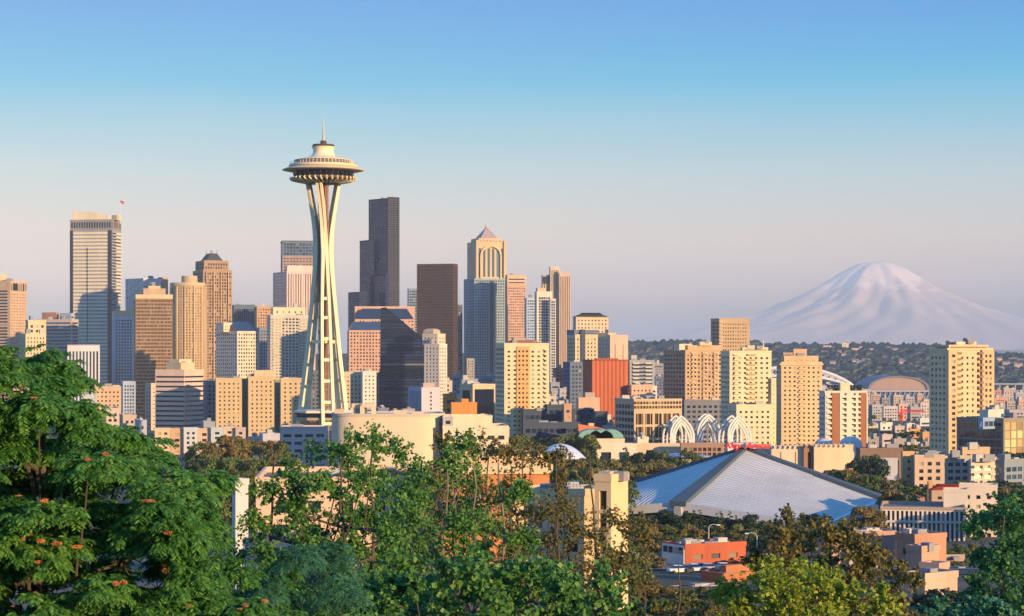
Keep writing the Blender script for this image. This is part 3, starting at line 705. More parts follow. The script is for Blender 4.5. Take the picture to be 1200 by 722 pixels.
# 28
b = Bldg('apartment_block', 'lilac slab with one column of windows and a blue striped left side', 'apartments', at=(494, 1500))
b.b(478.5, 494, 516, 454, 1500, 34, W_((.56,.52,.58)), [S(4.4,2.9,.3,.5,fn=lambda i, j, nx, nz: (1, 1) if i == nx//2 else None), None, None, S(1.8,None,.5,1,glass='blue')])
b.b(493, 496, 509, 449, 1504, 34, W_((.5,.36,.33)), None, yb=454.5, part='penthouse')
b.finish()
# 29
b = Bldg('office_building', 'cream block with small windows right behind the needle legs', 'building', at=(400, 1700))
b.b(399, 400, 425, 436, 1700, 6, W_(CREAM), S(3,3.2,.4,.4), units=2)
b.b(423, 425, 441, 435, 1690, 20, W_((.66,.63,.56)), S(3,3.2,.4,.4), part='wing_wall', units=2)
b.finish()
# 30
b = Bldg('warehouse', 'windowless orange block in front of the black glass box', 'building', at=(529, 1200))
b.b(527.5, 529, 559, 471.5, 1200, 6, W_(ORANGE), None)
b.b(540, 541, 549, 467.5, 1203, 6, W_(ORANGE), None, yb=472, part='stair_tower')
b.finish()
b = Bldg('warehouse', 'small orange block with a dark window strip behind the windowless orange block', 'building', at=(521, 1350))
b.b(519, 521, 535, 461.5, 1350, 8, W_((.62,.25,.07)), S(None,5,.8,.4,glass='navy'), units=1)
b.finish()
# 31 black glass box
b = Bldg('office_building', 'black glass box framed in cream left of the cream front tower', 'office', at=(555, 1400))
b.b(538.5, 554, 581, 450, 1400, 34, W_((.62,.48,.32)), [S(None,None,.84,.97,d=.4,mx=0,mt=2,mb=0,glass='black'), None, None, S(None,None,.66,.95,d=.4,mt=2.4,mb=0,glass='navy')], units=4, pmat=W_(CREAM))
b.finish()
# 32 pyramid capped tower
b = Bldg('office_tower', 'arched sandstone and blue glass skyscraper with a pyramid cap', 'skyscraper', at=(560, 3000))
Y = 3000; gw = W_((.34,.42,.46)); sw = W_((.70,.50,.30))
b.b(543.5, 556, 594.5, 326, Y, 18, gw, S(3.4,4,.62,.6,glass='teal',mt=2), parapet=False)
b.b(547.5, 558, 592.5, 283, Y+5, 18, sw, S(6.4,None,.55,.93,mt=7,mx=2,glass='teal'), yb=326.5, part='upper_wall')
p = b.rect(547.5, 558, 592.5, Y+4, 18); n_, r_, k_, l_ = [np.array(q) for q in p]; ur = (r_-n_)/np.linalg.norm(r_-n_); nr = np.array((ur[1], -ur[0])); Lr = np.linalg.norm(r_-n_)
# big arch on the front and ribs
m = MB(); cxx = n_+ur*Lr*.5+nr*.8; Rr = Lr*.34
for k in range(14):
    a0, a1 = math.pi*k/14, math.pi*(k+1)/14
    m.beam((*(cxx+ur*Rr*math.cos(a0)), ZZ(300, Y)+Rr*math.sin(a0)), (*(cxx+ur*Rr*math.cos(a1)), ZZ(300, Y)+Rr*math.sin(a1)), 2.4)
for sgn in (-1, 1): m.beam((*(cxx+ur*Rr*sgn), ZZ(326, Y)), (*(cxx+ur*Rr*sgn), ZZ(300, Y)), 2.4)
m.build('arch', W_((.78,.58,.34)), b.root)
for t in (.03, .97): q = n_+ur*Lr*t; b.unit('corner_pier', sw, (*q, ZZ(304, Y)), (3.4, 3.4, ZZ(280, Y)-ZZ(326, Y)), R(18))
pr = b.rect(552, 561, 588, Y+10, 18); b.block(pr, ZZ(283.5, Y), ZZ(278.5, Y), sw, S(5,None,.5,.6,mt=2,mb=1,glass='teal'), part='attic')
m = MB(); pr2 = b.rect(556, 563, 584, Y+14, 18); c = np.mean(pr2, axis=0); m.loft([[(*q, ZZ(279, Y)) for q in pr2], [(*(c+(np.array(q)-c)*.06), ZZ(265, Y)) for q in pr2]]); m.build('pyramid_roof', W_((.42,.33,.34)), b.root)
mm = MB(); mm.lathe((*c, 0), [(1.2, ZZ(266, Y)), (2.2, ZZ(264.6, Y)), (1.2, ZZ(263, Y)), (.1, ZZ(261.5, Y))], 10); mm.build('finial', sw, b.root)
q = n_+ur*Lr*.5+nr*2.6
m = MB(); m.box((*q, ZZ(385, Y)), (5.0, 2, ZZ(328, Y)-ZZ(440, Y)), R(18)); m.build('central_bay', glass('teal'), b.root)
for s_ in (-1, 1): b.unit('bay_pier', sw if 0 else W_((.5,.5,.46)), (*(q+ur*s_*3.6), ZZ(386, Y)), (1.0, 2.2, ZZ(329, Y)-ZZ(440, Y)), R(18))
b.b(543.5, 547, 556, 420, 2960, 18, W_((.36,.36,.36)), S(3,3.6,.5,.5), part='annex_wall')
b.finish()
# 33
b = Bldg('office_tower', 'peach gridded tower immediately right of the pyramid capped tower', 'tower', at=(596, 2950))
b.b(592, 594.5, 616.5, 333, 2950, 12, W_((.64,.40,.28)), S(3.2,3.9,.55,.5,mt=3), units=0)
b.b(592, 594.5, 616.5, 322, 2952, 12, W_((.68,.5,.34)), S(None,3.9,1,.35,mx=2,mt=3), yb=334, part='upper_wall', units=2)
b.finish()
b = Bldg('office_tower', 'narrow pale blue glass tower between the peach gridded tower and the cream edged tower', 'tower', at=(617, 2900))
b.b(615, 617, 629, 349, 2900, 14, W_((.45,.55,.66)), S(3,3.9,.8,.6,glass='mirror'), units=1)
b.finish()
# 35
b = Bldg('apartment_tower', 'blue glass tower with cream vertical edges in front of the tall peach tower', 'tower', at=(629, 2700))
b.b(626.5, 629, 647, 341.5, 2700, 14, W_((.72,.64,.52)), [S(3,3.6,.85,.75,d=.2,mx=2.6,glass='blue',mt=6), None, None, S(3,3.6,.6,.5)], units=0)
b.b(644, 645, 651.5, 350, 2690, 14, W_((.62,.60,.56)), S(3,3.6,.85,.7,mx=1,glass='blue'), part='wing_wall')
b.b(628, 630, 640, 337.5, 2706, 14, W_(CREAM), None, yb=342, part='penthouse')
b.finish()
# 36 tall peach tower
b = Bldg('office_tower', 'tall peach tower of stepped vertical slabs with a dark square near its top', 'skyscraper', at=(645, 3050))
wm = W_((.64,.47,.36)); ss = S(3.2,None,.42,1,mx=.8,mt=4,mb=0,glass='bronze')
b.b(634.5, 636, 646, 322, 3065, 10, wm, ss, part='wing_wall')
b.b(643.5, 645, 656, 312.5, 3060, 10, W_((.7,.56,.42)), ss)
b.b(654, 655.5, 669, 320, 3052, 10, wm, ss, part='wing_wall')
b.b(653, 654, 660, 318, 3056, 10, W_((.6,.5,.42)), ss, part='wing_wall', zb=100)
pp = b.rect(634.5, 636, 646, 3063, 10); q = (np.array(pp[0])+np.array(pp[1]))/2
b.unit('dark_panel', glass('navy'), (*q, ZZ(328, 3060)), (9.5, 1.0, 10), R(10))
b.finish()
b = Bldg('office_building', 'red brick block at the foot of the tall peach tower', 'building', at=(651, 2100))
b.b(648, 651, 664, 431, 2100, 18, W_((.45,.2,.15)), S(3.2,3.6,.5,.5), units=1)
b.finish()
# 37 cream front tower
b = Bldg('apartment_tower', 'cream tower with orange middle stripe and blue shaded left side, mid picture', 'apartments', at=(591, 1300))
Y = 1300
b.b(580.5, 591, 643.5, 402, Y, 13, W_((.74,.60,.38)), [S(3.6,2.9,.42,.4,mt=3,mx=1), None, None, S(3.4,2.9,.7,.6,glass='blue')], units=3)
p = b.rect(580.5, 591, 643.5, Y, 13); n_, r_ = np.array(p[0]), np.array(p[1]); ur = (r_-n_)/np.linalg.norm(r_-n_); nr = np.array((ur[1], -ur[0])); Lr = np.linalg.norm(r_-n_)
c0, c1 = n_+ur*Lr*.27+nr*.6, n_+ur*Lr*.56+nr*.6
mbk = (c0+c1)/2
b2 = [tuple(c0), tuple(c1), tuple(c1-nr*.58), tuple(c0-nr*.58)]
b.block(b2, -1, ZZ(406, Y), W_((.70,.40,.16)), [S(2.6,2.9,.5,.42,mx=.5), None, None, None], part='bay_wall', parapet=False)
for j in range(36): b.unit('balcony', W_((.78,.68,.5)), (*(n_+ur*Lr*.93+nr*.7), ZZ(408, Y)-1-j*2.9), (2.6, 1.3, .8), R(13), pr=j)
m = MB(); pr = b.rect(592, 596, 634, Y+3, 13); pi = offset(pr, 3); m.loft([[(*q, ZZ(402.3, Y)) for q in pr], [(*q, ZZ(398.5, Y)) for q in pi]]); m.build('hip_roof', W_((.42,.15,.08)), b.root)
b.b(600, 602, 616, 396, Y+8, 13, W_((.5,.4,.4)), None, yb=400, part='penthouse')
b.finish()
# 38 group of hatted tower and neighbours
b = Bldg('office_tower', 'broad cream tower wearing a low dark hipped roof', 'tower', at=(675, 2050))
Y = 2050; b.b(671.5, 675, 713, 371, Y, 14, W_((.72,.56,.38)), S(3.4,3.6,.42,.42,mt=2), parapet=False)
m = MB(); p = b.rect(670.5, 674, 714, Y-1, 14); pi = offset(p, 9); m.loft([[(*q, ZZ(371.5, Y)) for q in p], [(*q, ZZ(366.5, Y)) for q in pi]]); m.build('hipped_roof', W_((.08,.08,.08)), b.root)
b.finish()
b = Bldg('apartment_tower', 'cream tower with dark vertical slot and grey cap before the hipped roof tower', 'tower', at=(674, 1800))
Y = 1800; b.b(664.5, 674, 700.5, 392, Y, 20, W_((.66,.52,.34)), [S(3.2,3.3,.4,.5), None, None, S(3,3.3,.6,.6,glass='navy')])
p = b.rect(664.5, 674, 700.5, Y, 20); n_, r_ = np.array(p[0]), np.array(p[1]); ur = (r_-n_)/np.linalg.norm(r_-n_); nr = np.array((ur[1], -ur[0])); Lr = np.linalg.norm(r_-n_)
b.unit('glass_slot', glass('navy'), (*(n_+ur*Lr*.33+nr*.3), ZZ(386, Y)/2), (Lr*.2, 1.2, ZZ(386, Y)), R(20))
b.b(664, 673, 701, 386.5, Y+1, 20, W_((.16,.2,.26)), S(None,4,1,.5,glass='navy'), yb=392.5, part='cap')
b.finish()
b = Bldg('office_building', 'peach box building with blank walls right of the hipped roof tower', 'building', at=(713, 1900))
b.b(700, 713, 722, 390, 1905, 52, W_((.66,.48,.34)), S(4,3.6,.3,.3,mt=4), part='wing_wall', units=1)
b.b(713, 715, 736, 392.5, 1900, 16, W_((.66,.48,.36)), S(9,None,.08,.9,mt=2))
b.finish()
# 41 red box
b = Bldg('warehouse', 'big windowless terracotta red box with vertical ribs', 'building', at=(694, 1500))
b.b(683, 694, 736, 421.5, 1500, 20, W_((.50,.14,.07)), None, pmat=W_((.3,.08,.05)), units=0)
p = b.rect(683, 694, 736, 1500, 20); n_, r_ = np.array(p[0]), np.array(p[1])
for j in range(1, 9): q = n_+(r_-n_)*j/9; b.unit('rib', W_((.46,.125,.06)), (*(q+np.array((.1,-.25))), ZZ(422.5, 1500)/2), (.35, .5, ZZ(422.5, 1500)), R(20))
b.b(697, 699, 724, 419.8, 1506, 20, W_((.36,.10,.06)), None, yb=422, part='penthouse')
b.finish()
b = Bldg('office_building', 'block coloured navy for shade behind the left side of the terracotta box', 'office', at=(666, 1700))
b.b(660, 668, 692, 424, 1700, 24, W_((.13,.17,.25)), S(3,3.3,.6,.5,glass='navy'), units=2)  # wall colour itself carries the shade this block stands in
b.finish()
b = Bldg('warehouse', 'blank tan box below the terracotta red box', 'building', at=(678, 1250))
b.b(675.5, 678, 703, 466, 1250, 14, W_((.60,.42,.30)), None)
b.b(684, 686, 697, 460, 1256, 14, W_((.42,.34,.33)), None, yb=466.5, part='penthouse')
b.finish()
# 44 low dark glass blocks, their navy walls also painting in the shade
for x0, xc, x1, yt, Y, lab, un in ((611,613,641,479.5,1160,'low navy glass block directly right of the cream front tower',1), (638,641,666,474,1200,'navy glass block with a cluttered roof between two low navy blocks',4),
                                   (668,671,696,479,1180,'navy block under the blank tan box',1), (696,698,712,482,1230,'narrow navy block right of the navy block under the tan box',0), (611,613,680,495,1080,'long lowest navy glass block behind the park trees',2)):
    b = Bldg('office_building', lab, 'office', at=(xc, Y)); b.b(x0, xc, x1, yt, Y, 12, W_((.06,.08,.12)), S(3.2,3.6,.8,.55,d=.2,glass='navy'), units=un); b.finish()
b = Bldg('apartment_block', 'small brick tower with cream bands among the low navy blocks', 'building', at=(662, 1150))
b.b(659, 661, 670, 473, 1150, 14, W_((.5,.3,.22)), S(None,3.2,.8,.4), units=1); b.finish()
# 45
b = Bldg('apartment_block', 'grey block with cluttered roof right of the terracotta red box', 'apartments', at=(738, 1900))
b.b(734, 738, 767, 422, 1900, 16, W_((.34,.36,.38)), S(None,3.4,.9,.5,glass='navy'), units=5)
p = b.rect(734, 738, 767, 1899, 16); n_, r_ = np.array(p[0]), np.array(p[1])
for j in range(9):
    for t in (.25, .75): q = n_+(r_-n_)*t; b.unit('balcony', W_((.6,.58,.54)), (*q, ZZ(426, 1900)-j*3.4), (6, 1.6, 1.0), R(16))
b.finish()
b = Bldg('apartment_block', 'low peach block below the grey block with cluttered roof', 'apartments', at=(739, 1500))
b.b(737, 740, 765, 451, 1500, 16, W_((.64,.42,.30)), S(3,3.2,.4,.4), units=3); b.finish()
# 46/47 tan brick tower
b = Bldg('apartment_tower', 'broad tan brick tower with a deep blue shaded left side', 'apartments', at=(803, 1500))
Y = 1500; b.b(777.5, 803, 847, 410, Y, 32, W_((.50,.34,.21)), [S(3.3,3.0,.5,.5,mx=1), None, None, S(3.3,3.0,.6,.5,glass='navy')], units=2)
b.b(790, 806, 846, 404.5, Y+5, 32, W_((.55,.38,.24)), S(3.3,3.0,.5,.4), yb=410.5, part='upper_wall', units=2)
b.b(790, 796, 811, 403, Y+4, 32, W_((.7,.6,.45)), None, yb=411, part='penthouse')
b.b(816, 820, 834, 400.5, Y+8, 32, W_((.62,.5,.34)), None, yb=405, part='penthouse', units=2)
p = b.rect(777.5, 803, 847, Y, 32); n_, r_ = np.array(p[0]), np.array(p[1]); nr = np.array((math.sin(R(32)), -math.cos(R(32))))
for j in range(31):
    for t in (.2, .5, .8): b.unit('balcony', W_((.62,.5,.36)), (*(n_+(r_-n_)*t+nr*.7), ZZ(412, Y)-1-j*3.0), (4.2, 1.4, .8), R(32), pr=j)
b.finish()
b = Bldg('apartment_block', 'added block painted dark for shade at the foot of the tan brick tower', 'building', at=(802, 1320))
b.b(799, 802, 850, 469, 1320, 10, W_((.20,.21,.24)), S(3.4,3.1,.6,.5,glass='navy'), units=3); b.finish()  # added podium; the shade of the tower base is put into its colour
# 48
b = Bldg('office_tower', 'square brown tower with a dark left side rising behind the cream balconied tower', 'tower', at=(843, 2000))
b.b(833, 843, 878.5, 373, 2000, 18, W_((.50,.36,.22)), [S(2.6,3.5,.5,.4,d=.15,mx=3,mt=3,glass='bronze'), None, None, S(3,3.5,.7,.6,glass='navy')])
p = b.rect(833, 843, 878.5, 1999, 18); n_ = np.array(p[0])
for j in range(40): b.unit('balcony', W_((.66,.5,.34)), (*(n_+np.array((1.2, -.4))), ZZ(377, 2000)-j*3.5), (4, 1.4, 1.0), R(18), pr=j)
b.finish()
# 49 cream balconied tower
b = Bldg('apartment_tower', 'cream tower with a small mast, left of the tan tower with two tier crown', 'apartments', at=(855, 1250))
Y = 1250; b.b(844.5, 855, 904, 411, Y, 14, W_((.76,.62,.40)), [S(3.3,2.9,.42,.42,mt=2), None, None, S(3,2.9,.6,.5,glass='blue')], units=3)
b.b(868, 870, 900, 407, Y+4, 14, W_((.74,.6,.4)), S(5,3,.4,.4), yb=411.5, part='penthouse', units=3)
b.b(903, 904, 909.5, 443, Y+4, 14, W_((.78,.62,.38)), S(3,2.9,.3,.3), part='wing_wall')
b.b(853, 863, 905, 474, Y-14, 14, W_((.74,.60,.40)), S(3.3,2.9,.42,.42,mt=2), part='lower_wall', units=2)
p = b.rect(844.5, 855, 904, Y, 14); n_, r_ = np.array(p[0]), np.array(p[1]); nr = np.array((math.sin(R(14)), -math.cos(R(14))))
for j in range(33):
    b.unit('balcony', W_((.56,.38,.24)), (*(n_+(r_-n_)*.52+nr*.6), ZZ(413, Y)-1.4-j*2.9), (5.5, 1.3, .9), R(14), pr=j)
    b.unit('balcony', W_((.78,.66,.46)), (*(n_+(r_-n_)*.16+nr*.6), ZZ(413, Y)-1.4-j*2.9), (3.4, 1.3, .8), R(14), pr=j)
mast(b, 896.5, 411, 398, Y, .5)
b.b(866, 868, 882, 502, Y-20, 14, W_((.62,.5,.36)), S(3,3,.5,.4), part='podium_wall')
b.finish()
# 50
b = Bldg('apartment_tower', 'tan tower with a two tier crown and rows of small windows', 'apartments', at=(915, 1350))
Y = 1350; b.b(910, 915.5, 963.5, 424, Y, 10, W_((.66,.48,.28)), S(3.0,3.0,.42,.4,mt=1.5), units=0)
b.b(908.5, 914, 965, 426, Y-1, 10, W_((.70,.52,.32)), None, yb=428, part='cornice', roof=False, parapet=False)
b.b(915, 919, 959, 417, Y+4, 10, W_((.64,.46,.28)), S(4,3,.5,.4), yb=424.5, part='upper_wall', units=2)
b.b(928, 930, 945.5, 409, Y+8, 10, W_((.60,.42,.27)), None, yb=417.5, part='penthouse')
b.b(916, 918, 929, 413, Y+7, 10, W_((.4,.32,.26)), S(3,3,.5,.5), yb=417.5, part='penthouse')
p = b.rect(910, 915.5, 963.5, Y, 10); n_, r_ = np.array(p[0]), np.array(p[1]); nr = np.array((math.sin(R(10)), -math.cos(R(10))))
for j in range(28):
    b.unit('balcony', W_((.72,.56,.36)), (*(n_+(r_-n_)*.5+nr*.6), ZZ(430, Y)-1-j*3.0), (4.6, 1.2, .8), R(10), pr=j)
b.finish()
# 51
b = Bldg('apartment_tower', 'white and brown vertically striped tower with trees on its roof', 'apartments', at=(967, 1150))
Y = 1150; th = 10; p = b.rect(960, 966.5, 1016, Y, th); zt = ZZ(458, Y); n_, r_, k_, l_ = [np.array(q) for q in p]; ur = (r_-n_)/np.linalg.norm(r_-n_); nr = np.array((ur[1], -ur[0])); Lr = np.linalg.norm(r_-n_)
b.block(p, -1, zt, W_((.64,.60,.52)), [S(None,2.9,.9,.4,glass='dark'), None, None, S(3,2.9,.6,.5,glass='blue')], units=1)
cols_ = [(0,.03,WHITE,1),(.03,.15,None,0),(.16,.34,(.36,.15,.07),1.0),(.34,.40,(.74,.68,.55),1.3),(.40,.50,None,0),(.50,.62,(.74,.66,.5),1.3),(.62,.72,None,0),(.72,.77,(.74,.66,.5),1.3),(.77,.83,None,0),(.83,.97,(.36,.15,.07),1.0),(.97,1,(.74,.66,.5),1.3)]
for a, c, cl, pr in cols_:
    if cl is None:
        for j in range(24): b.unit('balcony', W_((.76,.70,.56)), (*(n_+ur*Lr*(a+c)/2+nr*.7), zt-3.2-j*2.9), (Lr*(c-a)-.1, 1.3, 1.2), R(th), pr=j)
    else:
        b.unit('wall_panel', W_(cl), (*(n_+ur*Lr*(a+c)/2+nr*pr*.5), (zt-1.2)/2), (Lr*(c-a), pr, zt-1.2), R(th))
b.b(983, 985, 996, 449, Y+6, th, W_((.74,.6,.4)), None, yb=458.5, part='penthouse')
ROOFTREES = [(974, 1158, zt), (981, 1160, zt), (1000, 1158, zt), (1008, 1157, zt)]
b.finish()
# 52 concrete grid building
b = Bldg('office_building', 'concrete framed office of large square glass bays with a dark left side', 'office', at=(743, 1150))
Y = 1150; b.b(720.5, 743, 799, 467.5, Y, 18, W_((.60,.44,.28)), [S(5.3,7.4,.8,.82,d=.9,mx=.6,mt=6.5,mb=0,glass='bronze'), None, None, S(5,3.7,.8,.6,glass='navy')], units=5)
p = b.rect(720.5, 743, 799, Y-.3, 18); m = MB(); 
n_, r_ = np.array(p[0]), np.array(p[1]); Lr = np.linalg.norm(r_-n_); ur = (r_-n_)/Lr
for j in range(16):
    for k in range(2): b.q.setdefault(('window', 'bronze'), []).append(((*(n_+ur*Lr*(j+.5)/16+np.array((0, -.05))), ZZ(467.5, Y)-2.2-k*2.4), (Lr/16*.62, 0, 1.5), R(18), 'q', 0))
for j in range(11): b.unit('mullion', W_((.56,.42,.28)), (*(n_+ur*(1.0+(j+.5)*(Lr-2)/10.7)-np.array((0, -.6))), ZZ(495, Y)), (.35, .3, ZZ(474, Y)-ZZ(518, Y)), R(18))
b.finish()
# 54 right tower
b = Bldg('apartment_tower', 'tall cream tower standing alone at right with a blue shaded left side', 'apartments', at=(1110, 1050))
Y = 1050; wm = W_((.72,.56,.34)); th = 20
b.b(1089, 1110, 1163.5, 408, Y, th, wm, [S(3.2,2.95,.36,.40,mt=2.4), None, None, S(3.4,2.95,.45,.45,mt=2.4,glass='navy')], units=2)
p = b.rect(1089, 1110, 1163.5, Y, th); n_, r_, k_, l_ = [np.array(q) for q in p]; ur = (r_-n_)/np.linalg.norm(r_-n_); nr = np.array((ur[1], -ur[0])); Lr = np.linalg.norm(r_-n_)
for a, c, zt_ in ((.0, .22, 404), (.74, 1.0, 405.5)):
    q0, q1 = n_+ur*Lr*a+nr*1.3, n_+ur*Lr*c+nr*1.3
    b.block([tuple(q0), tuple(q1), tuple(q1-nr*1.28), tuple(q0-nr*1.28)], -1, ZZ(410, Y), W_((.66,.46,.26)), [S(2.8,2.95,.5,.5), None, None, None], part='bay_wall', parapet=False)
for j in range(34):
    for t in (.24, .72): b.unit('balcony', W_((.3,.2,.14)), (*(n_+ur*Lr*t+nr*.7), ZZ(414, Y)-j*2.95), (2.6, 1.3, 1.1), R(th), pr=j)
b.b(1096, 1112, 1158, 404, Y+4, th, W_((.68,.5,.3)), S(3.2,3,.3,.3), yb=408.5, part='upper_wall', units=3)
b.b(1118, 1121, 1144, 400.5, Y+9, th, W_((.74,.62,.44)), None, yb=404.5, part='penthouse', units=3)
b.finish()
# ------------------------------------------------------------------ the needle tower
def needle():
    Y = 1100.0; X = XX(379, Y); root = empty('observation_tower', (X, Y, 0), 'tall cream tower on splayed legs with a saucer top and thin mast', 'tower')
    cw = W_((.84,.73,.50), rough=.6, var=.08); dk = W_((.09,.07,.06)); rim = W_((.74,.62,.42), rough=.55, var=.06); core = W_((.20,.09,.06))
    def lat(name, prof, mat, n=64, par=root, smooth=True):
        m = MB(); m.lathe((X, Y, 0), prof, n); o = m.build(name, mat, par, smooth=smooth)
        if par is not root: o.location = (0, 0, 0); 
        return o
    Z = lambda y: ZZ(y, Y)
    lat('roof', [(5.6, Z(180)), (6.3, Z(182.5)), (8.0, Z(184.5)), (11, Z(186.2)), (15.2, Z(188.0)), (15.4, Z(188.4)), (14, Z(188.5))], cw)
    lat('neck', [(6.3, Z(172.2)), (5.7, Z(173.5)), (5.3, Z(176)), (5.4, Z(179)), (5.9, Z(181.3))], cw)
    lat('elevator_house', [(5.6, Z(169.5)), (6.0, Z(172)), (5.4, Z(172.3))], dk, 24, smooth=False)
    lat('cap', [(.1, Z(169.4)), (5.6, Z(169.5)), (5.6, Z(170.3))], dk, 24, smooth=False)
    m = MB(); m.tube([(X, Y, Z(169.5)), (X, Y, Z(165))], [1.7, 1.6], 10); m.build('mast_base', dk, root)
    m = MB(); m.tube([(X, Y, Z(165.5)), (X, Y, Z(160)), (X, Y, Z(150)), (X, Y, Z(138))], [.75, .6, .42, .18], 8); m.build('mast', W_((.6,.55,.5)), root)
    for a in (40, 100, 160, 215, 280, 335):
        m = MB(); m.tube([(X+4.5*math.cos(R(a)), Y+4.5*math.sin(R(a)), Z(170)), (X+4.5*math.cos(R(a)), Y+4.5*math.sin(R(a)), Z(167.5+(a % 3)*.6))], [.25, .12], 5); m.build('antenna', dk, root)
    # observation level
    lat('observation_window', [(14.2, Z(188.4)), (14.6, Z(192.8))], glass('bronze'), 48, smooth=False)
    for k in range(48):
        a = k*2*math.pi/48; m = MB(); m.beam((X+14.9*math.cos(a), Y+14.9*math.sin(a), Z(188.2)), (X+15.6*math.cos(a), Y+15.6*math.sin(a), Z(193)), .28); m.build('post', cw, root)
    m = MB()
    for k in range(48):
        a, c = k*2*math.pi/48, (k+1)*2*math.pi/48
        for z in (Z(190.6), Z(192)): m.beam((X+17.5*math.cos(a), Y+17.5*math.sin(a), z), (X+17.5*math.cos(c), Y+17.5*math.sin(c), z), .12)
    m.build('railing', plain((.5,.45,.4)), root)
    lat('deck', [(14, Z(192.6)), (16.6, Z(192.8)), (17.9, Z(193.4)), (18.2, Z(195)), (17.6, Z(196.6)), (16, Z(196.8))], rim)
    lat('halo', [(17, Z(196.4)), (19.5, Z(197.4)), (21.4, Z(199.2)), (21.5, Z(199.7)), (19.6, Z(200.6)), (16.0, Z(201.3))], W_((.66,.54,.36), rough=.5))
    lat('restaurant_window', [(16.0, Z(201.2)), (15.4, Z(207.6))], glass('black'), 48, smooth=False)
    for k in range(32):
        a = k*2*math.pi/32; m = MB(); m.beam((X+16.1*math.cos(a), Y+16.1*math.sin(a), Z(201.2)), (X+15.5*math.cos(a), Y+15.5*math.sin(a), Z(207.6)), .22); m.build('mullion', dk, root)
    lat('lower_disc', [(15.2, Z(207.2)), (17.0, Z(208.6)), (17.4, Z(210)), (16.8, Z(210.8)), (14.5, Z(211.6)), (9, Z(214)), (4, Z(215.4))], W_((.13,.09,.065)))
    for k in range(36):     # fan of white fins under the saucer
        a = k*2*math.pi/36; m = MB()
        for w0 in (0,):
            p0 = (X+17.3*math.cos(a), Y+17.3*math.sin(a), Z(208.8)); p1 = (X+16.6*math.cos(a+.03), Y+16.6*math.sin(a+.03), Z(211.2)); p2 = (X+9.5*math.cos(a+.1), Y+9.5*math.sin(a+.1), Z(214.4))
            m.beam(p0, p1, .7, 1.2); m.beam(p1, p2, .6, 1.2)
        m.build('fin', cw, root)
    # three legs, each a pair of tapering beams
    zr = [(-1, 17.0, 3.0), (31, 12.4, 2.8), (57.7, 8.8, 2.4), (85, 5.9, 1.9), (102, 4.2, 1.35), (112, 3.7, .95), (122, 3.9, .9), (130, 5.2, .95), (150, 9.3, 1.05)]
    wz = [1.8, 1.65, 1.5, 1.5, 1.65, 1.85, 1.8, 1.45, 1.15]
    for deg in (-74, 42, 152):
        a = R(deg); rd = np.array((math.cos(a), math.sin(a))); tg = np.array((-math.sin(a), math.cos(a)))
        zs = np.array([q[0] for q in zr]); zz = np.linspace(-1, 150, 34)
        rr_ = np.interp(zz, zs, [q[1] for q in zr]); ss = np.interp(zz, zs, [q[2] for q in zr]); ww = np.interp(zz, zs, wz)
        rr_[1:-1] = (rr_[:-2]+rr_[1:-1]*2+rr_[2:])/4; leg = None
        for s_ in (-1, 1):
            m = MB(); rings = []
            for z, r_, s2, w2 in zip(zz, rr_, ss, ww):
                a2 = R(deg-(26*max(0, min(1, (z-112)/38)) if deg < 0 else 0)); rd = np.array((math.cos(a2), math.sin(a2))); tg = np.array((-math.sin(a2), math.cos(a2)))
                c = rd*r_+tg*s_*s2; h = w2*.5
                rings.append([(X+c[0]+rd[0]*i*h*1.5+tg[0]*j*h, Y+c[1]+rd[1]*i*h*1.5+tg[1]*j*h, z) for i, j in ((-1,-1),(1,-1),(1,1),(-1,1))])
            m.loft(rings); o = m.build('leg', cw, root)
        rd = np.array((math.cos(a), math.sin(a))); tg = np.array((-math.sin(a), math.cos(a)))
        for z in (12, 24, 35, 46, 57, 68, 79, 89):
            r_ = np.interp(z, zz, rr_); s2 = np.interp(z, zz, ss); c = rd*r_
            m = MB(); m.beam((X+c[0]-tg[0]*s2, Y+c[1]-tg[1]*s2, z), (X+c[0]+tg[0]*s2, Y+c[1]+tg[1]*s2, z), 1.0, 1.6); m.build('crossbar', cw, root)
    # shaft with lattice and lift cars
    pl = [(X+2.3*math.cos(t), Y+2.3*math.sin(t)) for t in np.arange(6)*math.pi/3]
    m = MB(); m.prism(pl, -1, 150); m.build('shaft', core, root)
    m = MB()
    for k in range(6):
        p, q = pl[k], pl[(k+1) % 6]
        o = lambda t, z: (X+(t[0]-X)*1.18, Y+(t[1]-Y)*1.18, z)
        m.beam(o(p, 0), o(p, 150), .35)
        for j in range(36): m.beam(o(p, j*4.15), o(q, j*4.15+(2 if j % 2 else 0)), .25)
    m.build('lattice', W_((.40,.26,.18)), root)
    # ring girders tying legs
    for z, r_ in ((66.5, 7.6), (30.2, 12.4)):
        m = MB()
        for k in range(3):
            a, c = R((-74, 42, 152)[k]), R((42, 152, -74)[k]); m.beam((X+r_*math.cos(a), Y+r_*math.sin(a), z), (X+r_*math.cos(c), Y+r_*math.sin(c), z), 1.0, 1.7)
        m.build('tie_ring', cw, root)
    # low banquet level
    z0 = 25.5
    lat('lower_platform', [(3, z0+5.9), (14.6, z0+5.2), (15.6, z0+4.7), (15.6, z0+3.9), (14.4, z0+3.8)], cw, 6, smooth=False)
    lat('platform_window', [(14.3, z0+3.9), (14.0, z0+1.5)], glass('black'), 6, smooth=False)
    lat('platform_floor', [(14.2, z0+1.5), (15.0, z0+1.1), (14.6, z0+.2), (9, z0-2.2), (3, z0-2.6)], W_((.5,.42,.32)), 6, smooth=False)
    for k in range(30):
        a = k*2*math.pi/30; m = MB(); m.beam((X+12.6*math.cos(a), Y+12.6*math.sin(a), z0+.4), (X+8*math.cos(a), Y+8*math.sin(a), z0-2.6), .45, .9); m.build('platform_rib', cw, root)
needle()

